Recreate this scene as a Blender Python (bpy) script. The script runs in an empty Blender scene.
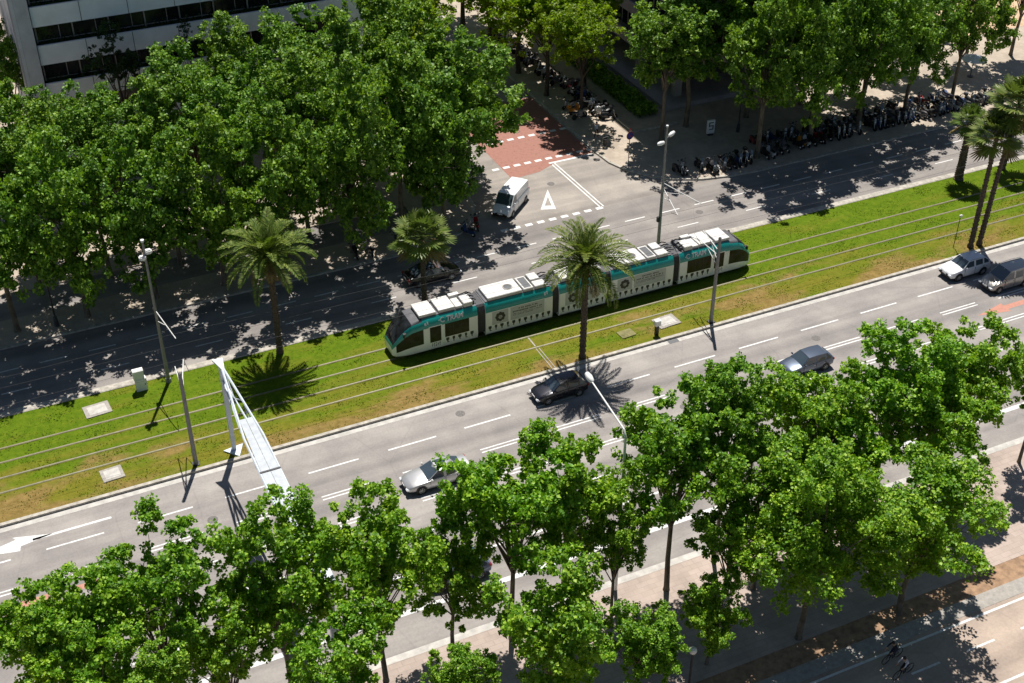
import bpy, bmesh, math, random
import numpy as np
from mathutils import Vector, Matrix, Euler

random.seed(7)
RAD = math.radians
SC = bpy.context.scene
COL = SC.collection

# ------------------------------------------------------------------ helpers
def link(o):
    COL.objects.link(o)
    return o

def tag(o, label=None, cat=None, group=None, kind=None):
    if label: o['label'] = label
    if cat: o['category'] = cat
    if group: o['group'] = group
    if kind: o['kind'] = kind
    return o

def thing(name, label, cat, loc=(0, 0, 0), rz=0.0, group=None):
    o = bpy.data.objects.new(name, None)
    o.empty_display_size = 0.3
    o.location = loc
    o.rotation_euler = (0, 0, rz)
    link(o)
    return tag(o, label, cat, group)

def copy_tree(o, parent=None):
    c = o.copy()
    link(c)
    if parent is not None:
        c.parent = parent
    for ch in list(o.children):
        copy_tree(ch, c)
    return c

class MB:
    """collects faces, then links them as one mesh object"""
    def __init__(s):
        s.v = []; s.f = []; s.m = []
    def quad(s, a, b, c, d, m=0):
        n = len(s.v); s.v += [tuple(a), tuple(b), tuple(c), tuple(d)]
        s.f.append((n, n+1, n+2, n+3)); s.m.append(m)
    def poly(s, pts, m=0):
        n = len(s.v); s.v += [tuple(p) for p in pts]
        s.f.append(tuple(range(n, n+len(pts)))); s.m.append(m)
    def box(s, c, d, m=0, rz=0.0, M=None):
        n = len(s.v)
        x, y, z = d[0]/2, d[1]/2, d[2]/2
        ca, sa = math.cos(rz), math.sin(rz)
        for sx, sy, sz in ((-1,-1,-1),(1,-1,-1),(1,1,-1),(-1,1,-1),(-1,-1,1),(1,-1,1),(1,1,1),(-1,1,1)):
            p = (sx*x, sy*y, sz*z)
            p = (c[0]+p[0]*ca-p[1]*sa, c[1]+p[0]*sa+p[1]*ca, c[2]+p[2])
            if M is not None: p = tuple(M @ Vector(p))
            s.v.append(p)
        for f in ((0,3,2,1),(4,5,6,7),(0,1,5,4),(1,2,6,5),(2,3,7,6),(3,0,4,7)):
            s.f.append(tuple(n+i for i in f)); s.m.append(m)
    def prism(s, pts, z0, z1, m=0, mside=None):
        """pts counter-clockwise in xy"""
        n = len(s.v); k = len(pts)
        s.v += [(p[0], p[1], z0) for p in pts] + [(p[0], p[1], z1) for p in pts]
        s.f.append(tuple(n+k+i for i in range(k))); s.m.append(m)
        for i in range(k):
            j = (i+1) % k
            s.f.append((n+i, n+j, n+k+j, n+k+i)); s.m.append(m if mside is None else mside)
    def ring(s, c, ax, r, n, ref=None):
        ax = Vector(ax).normalized()
        u = ax.orthogonal().normalized() if ref is None else (Vector(ref) - ax*Vector(ref).dot(ax)).normalized()
        w = ax.cross(u)
        c = Vector(c)
        return [tuple(c + u*(r*math.cos(2*math.pi*i/n)) + w*(r*math.sin(2*math.pi*i/n))) for i in range(n)]
    def tube(s, pts, rs, n=8, m=0, cap=True):
        pts = [Vector(p) for p in pts]
        if not hasattr(rs, '__len__'): rs = [rs]*len(pts)
        base = len(s.v)
        d0 = (pts[1]-pts[0]).normalized()
        ref = d0.orthogonal()
        for i, p in enumerate(pts):
            a = pts[min(i+1, len(pts)-1)] - pts[max(i-1, 0)]
            if abs(a.normalized().dot(ref.normalized())) > 0.95: ref = a.orthogonal()
            s.v += s.ring(p, a, rs[i], n, ref)
        for i in range(len(pts)-1):
            for j in range(n):
                k = (j+1) % n
                s.f.append((base+i*n+j, base+i*n+k, base+(i+1)*n+k, base+(i+1)*n+j)); s.m.append(m)
        if cap:
            s.f.append(tuple(base+n-1-j for j in range(n))); s.m.append(m)
            e = base+(len(pts)-1)*n
            s.f.append(tuple(e+j for j in range(n))); s.m.append(m)
    def lathe(s, c, ax, prof, n=16, m=0):
        """prof: (distance along axis, radius)"""
        ax = Vector(ax).normalized(); c = Vector(c)
        base = len(s.v)
        for d, r in prof:
            s.v += s.ring(c+ax*d, ax, max(r, 1e-4), n)
        for i in range(len(prof)-1):
            for j in range(n):
                k = (j+1) % n
                s.f.append((base+i*n+j, base+i*n+k, base+(i+1)*n+k, base+(i+1)*n+j)); s.m.append(m)
    def loft(s, secs, closed=True, cap=True, mf=None):
        """secs: lists of points of equal length; mf(i,j) -> material index"""
        base = len(s.v); n = len(secs[0])
        for sec in secs: s.v += [tuple(p) for p in sec]
        rng = n if closed else n-1
        for i in range(len(secs)-1):
            for j in range(rng):
                k = (j+1) % n
                s.f.append((base+i*n+j, base+i*n+k, base+(i+1)*n+k, base+(i+1)*n+j))
                s.m.append(mf(i, j) if mf else 0)
        if cap:
            s.f.append(tuple(base+n-1-j for j in range(n))); s.m.append(mf(0, 0) if mf else 0)
            e = base+(len(secs)-1)*n
            s.f.append(tuple(e+j for j in range(n))); s.m.append(mf(len(secs)-2, 0) if mf else 0)
    def mesh(s, name, mats, smooth=None, bevel=0.0):
        me = bpy.data.meshes.new(name)
        me.from_pydata(s.v, [], s.f)
        if not isinstance(mats, (list, tuple)): mats = [mats]
        for m in mats: me.materials.append(m)
        me.polygons.foreach_set('material_index', s.m)
        bm = bmesh.new(); bm.from_mesh(me)
        bmesh.ops.recalc_face_normals(bm, faces=bm.faces)
        if bevel > 0:
            es = [e for e in bm.edges if len(e.link_faces) == 2 and e.calc_face_angle(0) > 0.5]
            bmesh.ops.bevel(bm, geom=es, offset=bevel, segments=2, affect='EDGES', clamp_overlap=True)
        bm.to_mesh(me); bm.free()
        if smooth is not None:
            me.polygons.foreach_set('use_smooth', [True]*len(me.polygons))
            me.set_sharp_from_angle(angle=RAD(smooth))
        me.update()
        return me
    def build(s, name, mats, parent=None, smooth=None, bevel=0.0, loc=None):
        o = bpy.data.objects.new(name, s.mesh(name, mats, smooth, bevel))
        link(o)
        if parent is not None: o.parent = parent
        if loc is not None: o.location = loc
        return o

# ------------------------------------------------------------------ materials
def new_mat(name):
    m = bpy.data.materials.new(name); m.use_nodes = True
    nt = m.node_tree
    b = nt.nodes['Principled BSDF']
    return m, nt, b

def N(nt, t, **k):
    n = nt.nodes.new(t)
    for a, v in k.items():
        if a in n.inputs.keys() if isinstance(a, str) else False: n.inputs[a].default_value = v
        else: setattr(n, a, v)
    return n

def rgba(c): return (c[0], c[1], c[2], 1.0)

def noise(nt, scale, detail=4.0, rough=0.55, coord='Object', stretch=None):
    tc = nt.nodes.new('ShaderNodeTexCoord')
    n = nt.nodes.new('ShaderNodeTexNoise')
    n.inputs['Scale'].default_value = scale
    n.inputs['Detail'].default_value = detail
    n.inputs['Roughness'].default_value = rough
    if stretch is not None:
        mp = nt.nodes.new('ShaderNodeMapping')
        mp.inputs['Scale'].default_value = stretch
        nt.links.new(tc.outputs[coord], mp.inputs['Vector'])
        nt.links.new(mp.outputs['Vector'], n.inputs['Vector'])
    else:
        nt.links.new(tc.outputs[coord], n.inputs['Vector'])
    return n

def ramp(nt, src, stops):
    r = nt.nodes.new('ShaderNodeValToRGB')
    e = r.color_ramp.elements
    while len(e) < len(stops): e.new(0.5)
    for i, (p, c) in enumerate(stops):
        e[i].position = p; e[i].color = rgba(c)
    nt.links.new(src, r.inputs['Fac'])
    return r

def mixc(nt, fac, a, b, mode='MIX'):
    m = nt.nodes.new('ShaderNodeMix'); m.data_type = 'RGBA'; m.blend_type = mode
    for sock, v in ((m.inputs[0], fac), (m.inputs[6], a), (m.inputs[7], b)):
        if hasattr(v, 'links') or hasattr(v, 'is_linked'): nt.links.new(v, sock)
        elif isinstance(v, (int, float)): sock.default_value = v
        else: sock.default_value = rgba(v)
    return m.outputs[2]

def bump(nt, b, src, strength, dist=0.02):
    bp = nt.nodes.new('ShaderNodeBump')
    bp.inputs['Strength'].default_value = strength
    bp.inputs['Distance'].default_value = dist
    nt.links.new(src, bp.inputs['Height'])
    nt.links.new(bp.outputs['Normal'], b.inputs['Normal'])

def pmat(name, col, rough=0.6, metal=0.0, var=0.15, scale=2.0, bmp=0.0, spec=0.5, coat=0.0, stretch=None):
    m, nt, b = new_mat(name)
    n = noise(nt, scale, stretch=stretch)
    lo = tuple(c*(1-var) for c in col); hi = tuple(min(1, c*(1+var)) for c in col)
    r = ramp(nt, n.outputs['Fac'], [(0.3, lo), (0.7, hi)])
    nt.links.new(r.outputs['Color'], b.inputs['Base Color'])
    b.inputs['Roughness'].default_value = rough
    b.inputs['Metallic'].default_value = metal
    b.inputs['Specular IOR Level'].default_value = spec
    b.inputs['Coat Weight'].default_value = coat
    b.inputs['Coat Roughness'].default_value = 0.05
    if bmp: bump(nt, b, n.outputs['Fac'], bmp)
    return m

def asphalt(name, col, warm=1.0):
    m, nt, b = new_mat(name)
    fine = noise(nt, 6.0, 8.0, 0.7)
    big = noise(nt, 0.35, 4.0, 0.6)
    lane = noise(nt, 1.0, 3.0, 0.5, stretch=(0.012, 0.55, 1.0))
    spots = noise(nt, 1.3, 6.0, 0.75)
    c1 = ramp(nt, fine.outputs['Fac'], [(0.25, tuple(c*0.86 for c in col)), (0.75, tuple(c*1.14 for c in col))]).outputs['Color']
    c2 = ramp(nt, big.outputs['Fac'], [(0.3, (0.80, 0.80, 0.81)), (0.7, (1.12, 1.12, 1.10))]).outputs['Color']
    c3 = ramp(nt, lane.outputs['Fac'], [(0.34, (0.66, 0.66, 0.67)), (0.60, (1.10, 1.10, 1.09))]).outputs['Color']
    c4 = ramp(nt, spots.outputs['Fac'], [(0.2, (0.55, 0.55, 0.56)), (0.32, (1, 1, 1))]).outputs['Color']
    x = mixc(nt, 1.0, c1, c2, 'MULTIPLY')
    x = mixc(nt, 0.8, x, c3, 'MULTIPLY')
    x = mixc(nt, 0.6, x, c4, 'MULTIPLY')
    # cracks and tar seams
    v = nt.nodes.new('ShaderNodeTexVoronoi'); v.feature = 'DISTANCE_TO_EDGE'
    v.inputs['Scale'].default_value = 0.13
    tc = nt.nodes.new('ShaderNodeTexCoord')
    wob = noise(nt, 0.6, 5.0, 0.6)
    add = nt.nodes.new('ShaderNodeMix'); add.data_type = 'VECTOR'; add.inputs[0].default_value = 0.12
    nt.links.new(tc.outputs['Object'], add.inputs[4]); nt.links.new(wob.outputs['Color'], add.inputs[5])
    nt.links.new(add.outputs[1], v.inputs['Vector'])
    cr = ramp(nt, v.outputs['Distance'], [(0.0, (0.62, 0.62, 0.64)), (0.006, (1, 1, 1))]).outputs['Color']
    x = mixc(nt, 0.28, x, cr, 'MULTIPLY')
    nt.links.new(x, b.inputs['Base Color'])
    b.inputs['Roughness'].default_value = 0.85
    b.inputs['Specular IOR Level'].default_value = 0.3
    bump(nt, b, fine.outputs['Fac'], 0.25, 0.01)
    return m

def paving(name, col, sx, sy, mortar=0.8):
    m, nt, b = new_mat(name)
    tc = nt.nodes.new('ShaderNodeTexCoord')
    br = nt.nodes.new('ShaderNodeTexBrick')
    br.offset = 0.5
    br.inputs['Scale'].default_value = 1.0
    br.inputs['Brick Width'].default_value = sx
    br.inputs['Row Height'].default_value = sy
    br.inputs['Mortar Size'].default_value = 0.02
    br.inputs['Color1'].default_value = rgba(tuple(c*0.93 for c in col))
    br.inputs['Color2'].default_value = rgba(tuple(c*1.06 for c in col))
    br.inputs['Mortar'].default_value = rgba(tuple(c*mortar for c in col))
    nt.links.new(tc.outputs['Object'], br.inputs['Vector'])
    big = noise(nt, 0.4, 6.0, 0.7)
    c2 = ramp(nt, big.outputs['Fac'], [(0.28, (0.76, 0.75, 0.74)), (0.7, (1.12, 1.11, 1.1))]).outputs['Color']
    x = mixc(nt, 1.0, br.outputs['Color'], c2, 'MULTIPLY')
    nt.links.new(x, b.inputs['Base Color'])
    b.inputs['Roughness'].default_value = 0.85
    b.inputs['Specular IOR Level'].default_value = 0.25
    return m

def paint_mat(name, col, wear=0.35):
    m, nt, b = new_mat(name)
    n = noise(nt, 3.0, 8.0, 0.75)
    r = ramp(nt, n.outputs['Fac'], [(0.28, tuple(c*(1-wear) for c in col)), (0.5, col)])
    nt.links.new(r.outputs['Color'], b.inputs['Base Color'])
    b.inputs['Roughness'].default_value = 0.7
    return m

def leaf_mat(name, dark, mid, light, trans, tw=0.35, rough=0.42):
    m, nt, b = new_mat(name)
    geo = nt.nodes.new('ShaderNodeNewGeometry')
    r = ramp(nt, geo.outputs['Random Per Island'], [(0.0, dark), (0.5, mid), (0.9, light)])
    n = noise(nt, 0.45, 2.0, 0.5)
    tint = ramp(nt, n.outputs['Fac'], [(0.3, (0.8, 0.88, 0.85)), (0.7, (1.15, 1.08, 1.0))]).outputs['Color']
    oi = nt.nodes.new('ShaderNodeObjectInfo')
    ot = ramp(nt, oi.outputs['Random'], [(0.0, (0.82, 0.90, 0.9)), (0.35, (1, 1, 1)), (0.7, (1.05, 1.03, 0.95)), (1.0, (0.94, 1.04, 0.95))]).outputs['Color']
    tint = mixc(nt, 1.0, tint, ot, 'MULTIPLY')
    x = mixc(nt, 1.0, r.outputs['Color'], tint, 'MULTIPLY')
    nt.links.new(x, b.inputs['Base Color'])
    b.inputs['Roughness'].default_value = rough
    b.inputs['Specular IOR Level'].default_value = 0.28
    tr = nt.nodes.new('ShaderNodeBsdfTranslucent')
    tx = mixc(nt, 1.0, trans, tint, 'MULTIPLY')
    nt.links.new(tx, tr.inputs['Color'])
    mx = nt.nodes.new('ShaderNodeMixShader'); mx.inputs[0].default_value = tw
    nt.links.new(b.outputs[0], mx.inputs[1]); nt.links.new(tr.outputs[0], mx.inputs[2])
    nt.links.new(mx.outputs[0], nt.nodes['Material Output'].inputs['Surface'])
    return m

def bark_mat(name, a, c, scale=2.5, st=(1, 1, 0.35)):
    m, nt, b = new_mat(name)
    n = noise(nt, scale, 6.0, 0.7, stretch=st)
    r = ramp(nt, n.outputs['Fac'], [(0.35, a), (0.65, c)])
    nt.links.new(r.outputs['Color'], b.inputs['Base Color'])
    b.inputs['Roughness'].default_value = 0.9
    bump(nt, b, n.outputs['Fac'], 0.5, 0.05)
    return m

def lawn_mat():
    m, nt, b = new_mat('lawn')
    tc = nt.nodes.new('ShaderNodeTexCoord')
    sep = nt.nodes.new('ShaderNodeSeparateXYZ'); nt.links.new(tc.outputs['Object'], sep.inputs[0])
    fine = noise(nt, 2.2, 8.0, 0.75)
    strip = noise(nt, 1.0, 5.0, 0.65, stretch=(0.10, 0.55, 1.0))
    patch = noise(nt, 0.22, 5.0, 0.6, stretch=(0.6, 1.3, 1.0))
    g = ramp(nt, fine.outputs['Fac'], [(0.25, (0.05, 0.10, 0.004)), (0.5, (0.094, 0.155, 0.006)), (0.75, (0.155, 0.20, 0.014))]).outputs['Color']
    ol = ramp(nt, fine.outputs['Fac'], [(0.3, (0.12, 0.125, 0.010)), (0.7, (0.20, 0.185, 0.025))]).outputs['Color']
    br = ramp(nt, fine.outputs['Fac'], [(0.3, (0.15, 0.095, 0.03)), (0.7, (0.33, 0.215, 0.085))]).outputs['Color']
    # drier towards the lower kerb: a map of the place across the lawn
    mr = nt.nodes.new('ShaderNodeMapRange'); mr.interpolation_type = 'SMOOTHSTEP'
    mr.inputs['From Min'].default_value = 79.5; mr.inputs['From Max'].default_value = 72.0
    mr.inputs['To Min'].default_value = -0.10; mr.inputs['To Max'].default_value = 0.13
    nt.links.new(sep.outputs['Y'], mr.inputs['Value'])
    a1 = nt.nodes.new('ShaderNodeMath'); a1.operation = 'ADD'
    nt.links.new(strip.outputs['Fac'], a1.inputs[0]); nt.links.new(mr.outputs[0], a1.inputs[1])
    f1 = ramp(nt, a1.outputs[0], [(0.43, (0, 0, 0)), (0.64, (1, 1, 1))]).outputs['Color']
    a2 = nt.nodes.new('ShaderNodeMath'); a2.operation = 'ADD'
    nt.links.new(patch.outputs['Fac'], a2.inputs[0]); nt.links.new(mr.outputs[0], a2.inputs[1])
    f2 = ramp(nt, a2.outputs[0], [(0.585, (0, 0, 0)), (0.69, (0.8, 0.8, 0.8))]).outputs['Color']
    x = mixc(nt, f1, g, ol); x = mixc(nt, f2, x, br)
    nt.links.new(x, b.inputs['Base Color'])
    b.inputs['Roughness'].default_value = 0.95
    b.inputs['Specular IOR Level'].default_value = 0.1
    bump(nt, b, fine.outputs['Fac'], 1.0, 0.12)
    return m

M = {}
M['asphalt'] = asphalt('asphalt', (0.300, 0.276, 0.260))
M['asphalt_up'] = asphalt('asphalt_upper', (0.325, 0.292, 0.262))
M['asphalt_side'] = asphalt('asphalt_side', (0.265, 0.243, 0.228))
M['bike'] = asphalt('bike_path', (0.40, 0.32, 0.265))
M['walk'] = paving('sidewalk', (0.42, 0.345, 0.30), 0.8, 0.4, 0.85)
M['walk_up'] = paving('sidewalk_upper', (0.44, 0.375, 0.305), 0.6, 0.6, 0.85)
M['kerb'] = pmat('kerb_stone', (0.40, 0.37, 0.32), 0.85, var=0.3, scale=3)
M['gutter'] = pmat('gutter_concrete', (0.46, 0.44, 0.405), 0.85, var=0.2, scale=2)
M['earth'] = pmat('earth', (0.30, 0.19, 0.115), 0.95, var=0.35, scale=2.5, bmp=0.5)
M['sand'] = pmat('sand_plaza', (0.55, 0.38, 0.24), 0.95, var=0.2, scale=1.5)
M['concrete'] = pmat('concrete', (0.33, 0.305, 0.275), 0.9, var=0.18, scale=4)
M['ground'] = pmat('ground', (0.22, 0.20, 0.18), 0.95, var=0.2, scale=0.2)
M['white'] = paint_mat('road_white', (0.66, 0.66, 0.645), 0.5)
M['redpaint'] = paint_mat('road_red', (0.30, 0.125, 0.09), 0.5)
M['salmon'] = paint_mat('road_salmon', (0.46, 0.205, 0.145), 0.4)
M['lawn'] = lawn_mat()
M['rail'] = pmat('rail_steel', (0.25, 0.235, 0.18), 0.4, 0.5, var=0.2, scale=3)
M['railbed'] = pmat('rail_bed', (0.19, 0.175, 0.07), 0.9, var=0.3, scale=2)
M['pole'] = pmat('galvanised', (0.22, 0.22, 0.22), 0.55, 0.3, var=0.15, scale=3)
M['poledark'] = pmat('dark_steel', (0.04, 0.04, 0.045), 0.5, 0.3, var=0.2, scale=3)
M['lampwhite'] = pmat('lamp_white', (0.75, 0.75, 0.73), 0.4, var=0.08, scale=4)
M['gantry'] = pmat('gantry_paint', (0.56, 0.62, 0.68), 0.45, 0.1, var=0.12, scale=1.2)
M['gantrydeck'] = pmat('gantry_deck', (0.37, 0.40, 0.43), 0.5, 0.15, var=0.12, scale=2.5)
M['black'] = pmat('black_plastic', (0.012, 0.012, 0.014), 0.45, var=0.3, scale=5)
M['rubber'] = pmat('rubber', (0.015, 0.015, 0.015), 0.85, var=0.3, scale=6)
M['glass'] = pmat('car_glass', (0.05, 0.072, 0.09), 0.05, var=0.1, scale=1, spec=1.0)  # blue-grey base colour stands in for the sky reflected in the glass
M['rim'] = pmat('alloy', (0.5, 0.5, 0.5), 0.3, 0.8, var=0.1, scale=6)
M['headlight'] = pmat('lamp_glass', (0.7, 0.72, 0.75), 0.1, var=0.1, scale=6)
M['taillight'] = pmat('tail_glass', (0.35, 0.01, 0.01), 0.15, var=0.1, scale=6)
M['plate'] = pmat('plate', (0.8, 0.8, 0.8), 0.5, var=0.05, scale=6)
M['tramwhite'] = pmat('tram_white', (0.86, 0.88, 0.88), 0.3, var=0.06, scale=1.0, coat=0.3)
M['teal'] = pmat('tram_teal', (0.008, 0.30, 0.265), 0.32, var=0.12, scale=0.8, coat=0.4)
M['tramglass'] = pmat('tram_glass', (0.016, 0.018, 0.020), 0.10, var=0.8, scale=1.6, spec=0.3)
M['tramroof'] = pmat('tram_roof', (0.10, 0.10, 0.11), 0.7, var=0.3, scale=2.0)
M['roofwhite'] = pmat('roof_box_white', (0.60, 0.59, 0.565), 0.5, var=0.12, scale=1.5)
M['bellows'] = pmat('bellows', (0.06, 0.06, 0.065), 0.7, var=0.2, scale=2.0)
M['ad'] = pmat('advert_film', (0.50, 0.53, 0.54), 0.4, var=0.06, scale=0.8)
M['adink'] = pmat('advert_ink', (0.025, 0.03, 0.035), 0.4, var=0.2, scale=3)
M['adgrey'] = pmat('advert_grey', (0.10, 0.105, 0.11), 0.4, var=0.1, scale=3)
M['bark'] = bark_mat('plane_bark', (0.07, 0.055, 0.04), (0.21, 0.18, 0.13))
M['barkdark'] = bark_mat('dark_bark', (0.03, 0.025, 0.02), (0.09, 0.07, 0.05))
M['palmbark'] = bark_mat('palm_bark', (0.05, 0.036, 0.025), (0.16, 0.12, 0.085), 5.0, (1, 1, 2.0))
M['leaf'] = leaf_mat('plane_leaf', (0.043, 0.12, 0.006), (0.125, 0.275, 0.012), (0.34, 0.50, 0.05), (0.40, 0.70, 0.012), 0.24, 0.48)
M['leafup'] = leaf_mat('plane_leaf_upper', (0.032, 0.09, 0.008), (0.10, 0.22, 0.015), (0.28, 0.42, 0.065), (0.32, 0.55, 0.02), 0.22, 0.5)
M['leafyel'] = leaf_mat('tipu_leaf', (0.065, 0.12, 0.004), (0.135, 0.215, 0.006), (0.24, 0.31, 0.010), (0.36, 0.56, 0.012), 0.44)
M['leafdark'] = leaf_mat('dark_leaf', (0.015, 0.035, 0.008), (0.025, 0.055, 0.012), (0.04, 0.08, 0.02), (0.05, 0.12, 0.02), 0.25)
M['frond'] = leaf_mat('date_frond', (0.055, 0.095, 0.010), (0.12, 0.17, 0.02), (0.25, 0.28, 0.065), (0.16, 0.25, 0.02), 0.25, 0.6)
M['fan'] = leaf_mat('fan_frond', (0.06, 0.10, 0.016), (0.115, 0.165, 0.03), (0.22, 0.25, 0.08), (0.2, 0.3, 0.04), 0.25, 0.35)
M['dryfrond'] = leaf_mat('dry_frond', (0.16, 0.11, 0.04), (0.26, 0.19, 0.07), (0.36, 0.28, 0.11), (0.2, 0.15, 0.05), 0.2, 0.7)
M['grassblade'] = leaf_mat('grass_blade', (0.07, 0.115, 0.005), (0.115, 0.165, 0.008), (0.17, 0.20, 0.02), (0.2, 0.28, 0.01), 0.35, 0.7)
M['bldwhite'] = pmat('facade_panel', (0.84, 0.87, 0.90), 0.6, var=0.08, scale=0.6)
M['bldtile'] = paving('facade_tile', (0.62, 0.64, 0.68), 1.2, 0.55, 0.7)
M['bldglass'] = pmat('facade_glass', (0.012, 0.014, 0.018), 0.12, var=0.4, scale=0.5)
M['bldframe'] = pmat('facade_frame', (0.05, 0.045, 0.045), 0.5, var=0.2, scale=2)
M['bldgrey'] = pmat('facade_concrete', (0.32, 0.29, 0.28), 0.8, var=0.15, scale=0.8)
M['terrace'] = paving('terrace', (0.36, 0.33, 0.35), 1.2, 1.2, 0.85)
M['skin'] = pmat('skin', (0.5, 0.3, 0.21), 0.6, var=0.05, scale=5)
M['roadiron'] = pmat('road_iron', (0.13, 0.12, 0.115), 0.7, 0.3, var=0.3, scale=8)

# ------------------------------------------------------------------ setting: ground, roads, kerbs, lawn
def struct(o): return tag(o, kind='structure')
XA, XB = -160.0, 260.0

def sheet(name, mat, pts, z, thick=0.0):
    b = MB()
    if thick: b.prism(pts, z-thick, z)
    else: b.poly([(p[0], p[1], z) for p in pts])
    return struct(b.build(name, mat))

def rect(x0, x1, y0, y1): return [(x0, y0), (x1, y0), (x1, y1), (x0, y1)]

sheet('ground', M['ground'], rect(-900, 1200, -500, 1500), -0.06)
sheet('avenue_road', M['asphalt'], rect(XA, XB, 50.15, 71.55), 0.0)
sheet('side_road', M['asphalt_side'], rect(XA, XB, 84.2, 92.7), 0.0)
right_curve = [(57.4, 230), (57.4, 103), (57.6, 100.3), (58.4, 98.0), (59.8, 96.1), (61.6, 94.6), (64.1, 93.5), (67, 92.9), (70, 92.7)]
left_curve = [(33, 92.7), (36, 93.0), (38.9, 94.0), (40.9, 95.8), (41.9, 98.2), (42.3, 101), (42.9, 103.2), (45.4, 106.0), (46.2, 109.5), (46.2, 230)]
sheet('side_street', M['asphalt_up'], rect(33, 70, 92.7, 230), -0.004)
# pavements north of the side road
def kerbed(name, mat, pts, z, edge, kmat, w=0.28):
    """a pavement slab and the kerb stones along the listed edge points"""
    sheet(name, mat, pts, z, 0.3)
    b = MB()
    for (x0, y0), (x1, y1) in zip(edge[:-1], edge[1:]):
        d = Vector((x1-x0, y1-y0)); L = d.length
        a = math.atan2(d.y, d.x)
        b.box(((x0+x1)/2, (y0+y1)/2, z-0.13), (L+0.02, w, 0.29), 0, a)
    struct(b.build('kerb', kmat))
kerbed('sidewalk_corner', M['walk_up'], right_curve + [(XB, 92.7), (XB, 230)], 0.13, right_curve + [(XB, 92.7)], M['kerb'])
kerbed('sidewalk_shaded', M['walk_up'], [(XA, 92.7)] + left_curve[:4] + [(40.9, 96.6), (XA, 96.6)], 0.13, [(XA, 92.7)] + left_curve, M['kerb'])
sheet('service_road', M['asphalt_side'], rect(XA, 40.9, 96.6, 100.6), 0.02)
sheet('sidewalk_building', M['walk_up'], [(XA, 100.6), (42.2, 100.6), (42.9, 103.2), (45.4, 106.0), (46.2, 109.5), (46.2, 230), (XA, 230)], 0.13, 0.3)
sheet('sidewalk_link', M['walk_up'], [(36.0, 96.602), (40.9, 95.8), (41.9, 98.2), (42.3, 100.598), (36.0, 100.598)], 0.126, 0.2)
# low light kerb that edges the planting beside the corner pavement
b = MB(); b.box((62.9, 112.0, 0.2), (0.25, 14.0, 0.26)); b.box((65.6, 104.9, 0.2), (5.2, 0.25, 0.26)); struct(b.build('planter_kerb', M['kerb']))
sheet('sand_plaza', M['sand'], rect(91, 200, 110.5, 150), 0.134)

# avenue edge
b = MB(); b.box(((XA+XB)/2, 71.69, 0.0), (XB-XA, 0.28, 0.36)); struct(b.build('kerb', M['kerb']))
sheet('gutter', M['gutter'], rect(XA, XB, 71.05, 71.54), 0.004)
b = MB(); b.box(((XA+XB)/2, 83.84, 0.0), (XB-XA, 0.70, 0.29)); struct(b.build('kerb', M['kerb']))
b = MB(); b.box(((XA+XB)/2, 49.9, 0.0), (XB-XA, 0.5, 0.28)); struct(b.build('kerb', M['gutter']))
sheet('sidewalk', M['walk'], rect(XA, XB, 40.9, 49.65), 0.135, 0.2)
sheet('tree_strip', M['earth'], rect(XA, XB, 39.4, 40.9), 0.12, 0.2)
sheet('path_edge', M['concrete'], rect(XA, XB, 38.35, 39.4), 0.135, 0.2)
sheet('bike_path', M['bike'], rect(XA, XB, 32.9, 38.35), 0.12, 0.2)
sheet('path_edge', M['concrete'], rect(XA, XB, 32.5, 32.9), 0.135, 0.2)
sheet('lawn_verge', M['lawn'], rect(XA, XB, 10, 32.5), 0.12, 0.2)

# lawn with a gently uneven surface
def lawn():
    rng = np.random.default_rng(3)
    xs = np.arange(-40, 130.01, 0.5); ys = np.linspace(71.83, 83.49, 24)
    X, Y = np.meshgrid(xs, ys)
    Z = 0.115 + 0.02*np.sin(X*0.9+Y*1.3) * np.sin(X*0.37-Y*0.8) + rng.normal(0, 0.008, X.shape)
    for yr in (74.95, 76.55, 78.25, 79.85):
        Z = np.where(np.abs(Y-yr) < 0.45, np.minimum(Z, 0.118), Z)
    v = np.stack([X, Y, Z], -1).reshape(-1, 3)
    nx, ny = len(xs), len(ys)
    f = [(j*nx+i, j*nx+i+1, (j+1)*nx+i+1, (j+1)*nx+i) for j in range(ny-1) for i in range(nx-1)]
    me = bpy.data.meshes.new('lawn'); me.from_pydata(v.tolist(), [], f); me.materials.append(M['lawn'])
    me.polygons.foreach_set('use_smooth', [True]*len(f))
    struct(link(bpy.data.objects.new('lawn', me)))
    # short grass blades
    n = 60000
    px = rng.uniform(-12, 108, n); py = rng.uniform(71.95, 83.4, n)
    tuft = np.sin(px*1.1+np.sin(py*2.1)*1.5)*np.sin(py*1.7+px*0.45) + rng.normal(0, 0.5, n)
    keep = tuft > 0.1
    for yr in (74.95, 76.55, 78.25, 79.85): keep &= np.abs(py-yr) > 0.16
    px, py = px[keep], py[keep]; n = len(px)
    a = rng.uniform(0, 2*np.pi, n); h = rng.uniform(0.05, 0.10, n); w = rng.uniform(0.03, 0.08, n)
    le = rng.normal(0, 0.06, (n, 2))
    P = np.stack([px, py, np.full(n, 0.10)], -1)
    dx = np.stack([np.cos(a)*w, np.sin(a)*w, np.zeros(n)], -1)
    top = P + np.stack([le[:, 0], le[:, 1], h], -1)
    v = np.stack([P-dx, P+dx, top], 1).reshape(-1, 3)
    me = bpy.data.meshes.new('grass'); me.from_pydata(v.tolist(), [], np.arange(3*n).reshape(-1, 3).tolist())
    me.materials.append(M['grassblade'])
    tag(link(bpy.data.objects.new('grass', me)), kind='stuff')
lawn()

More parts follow.
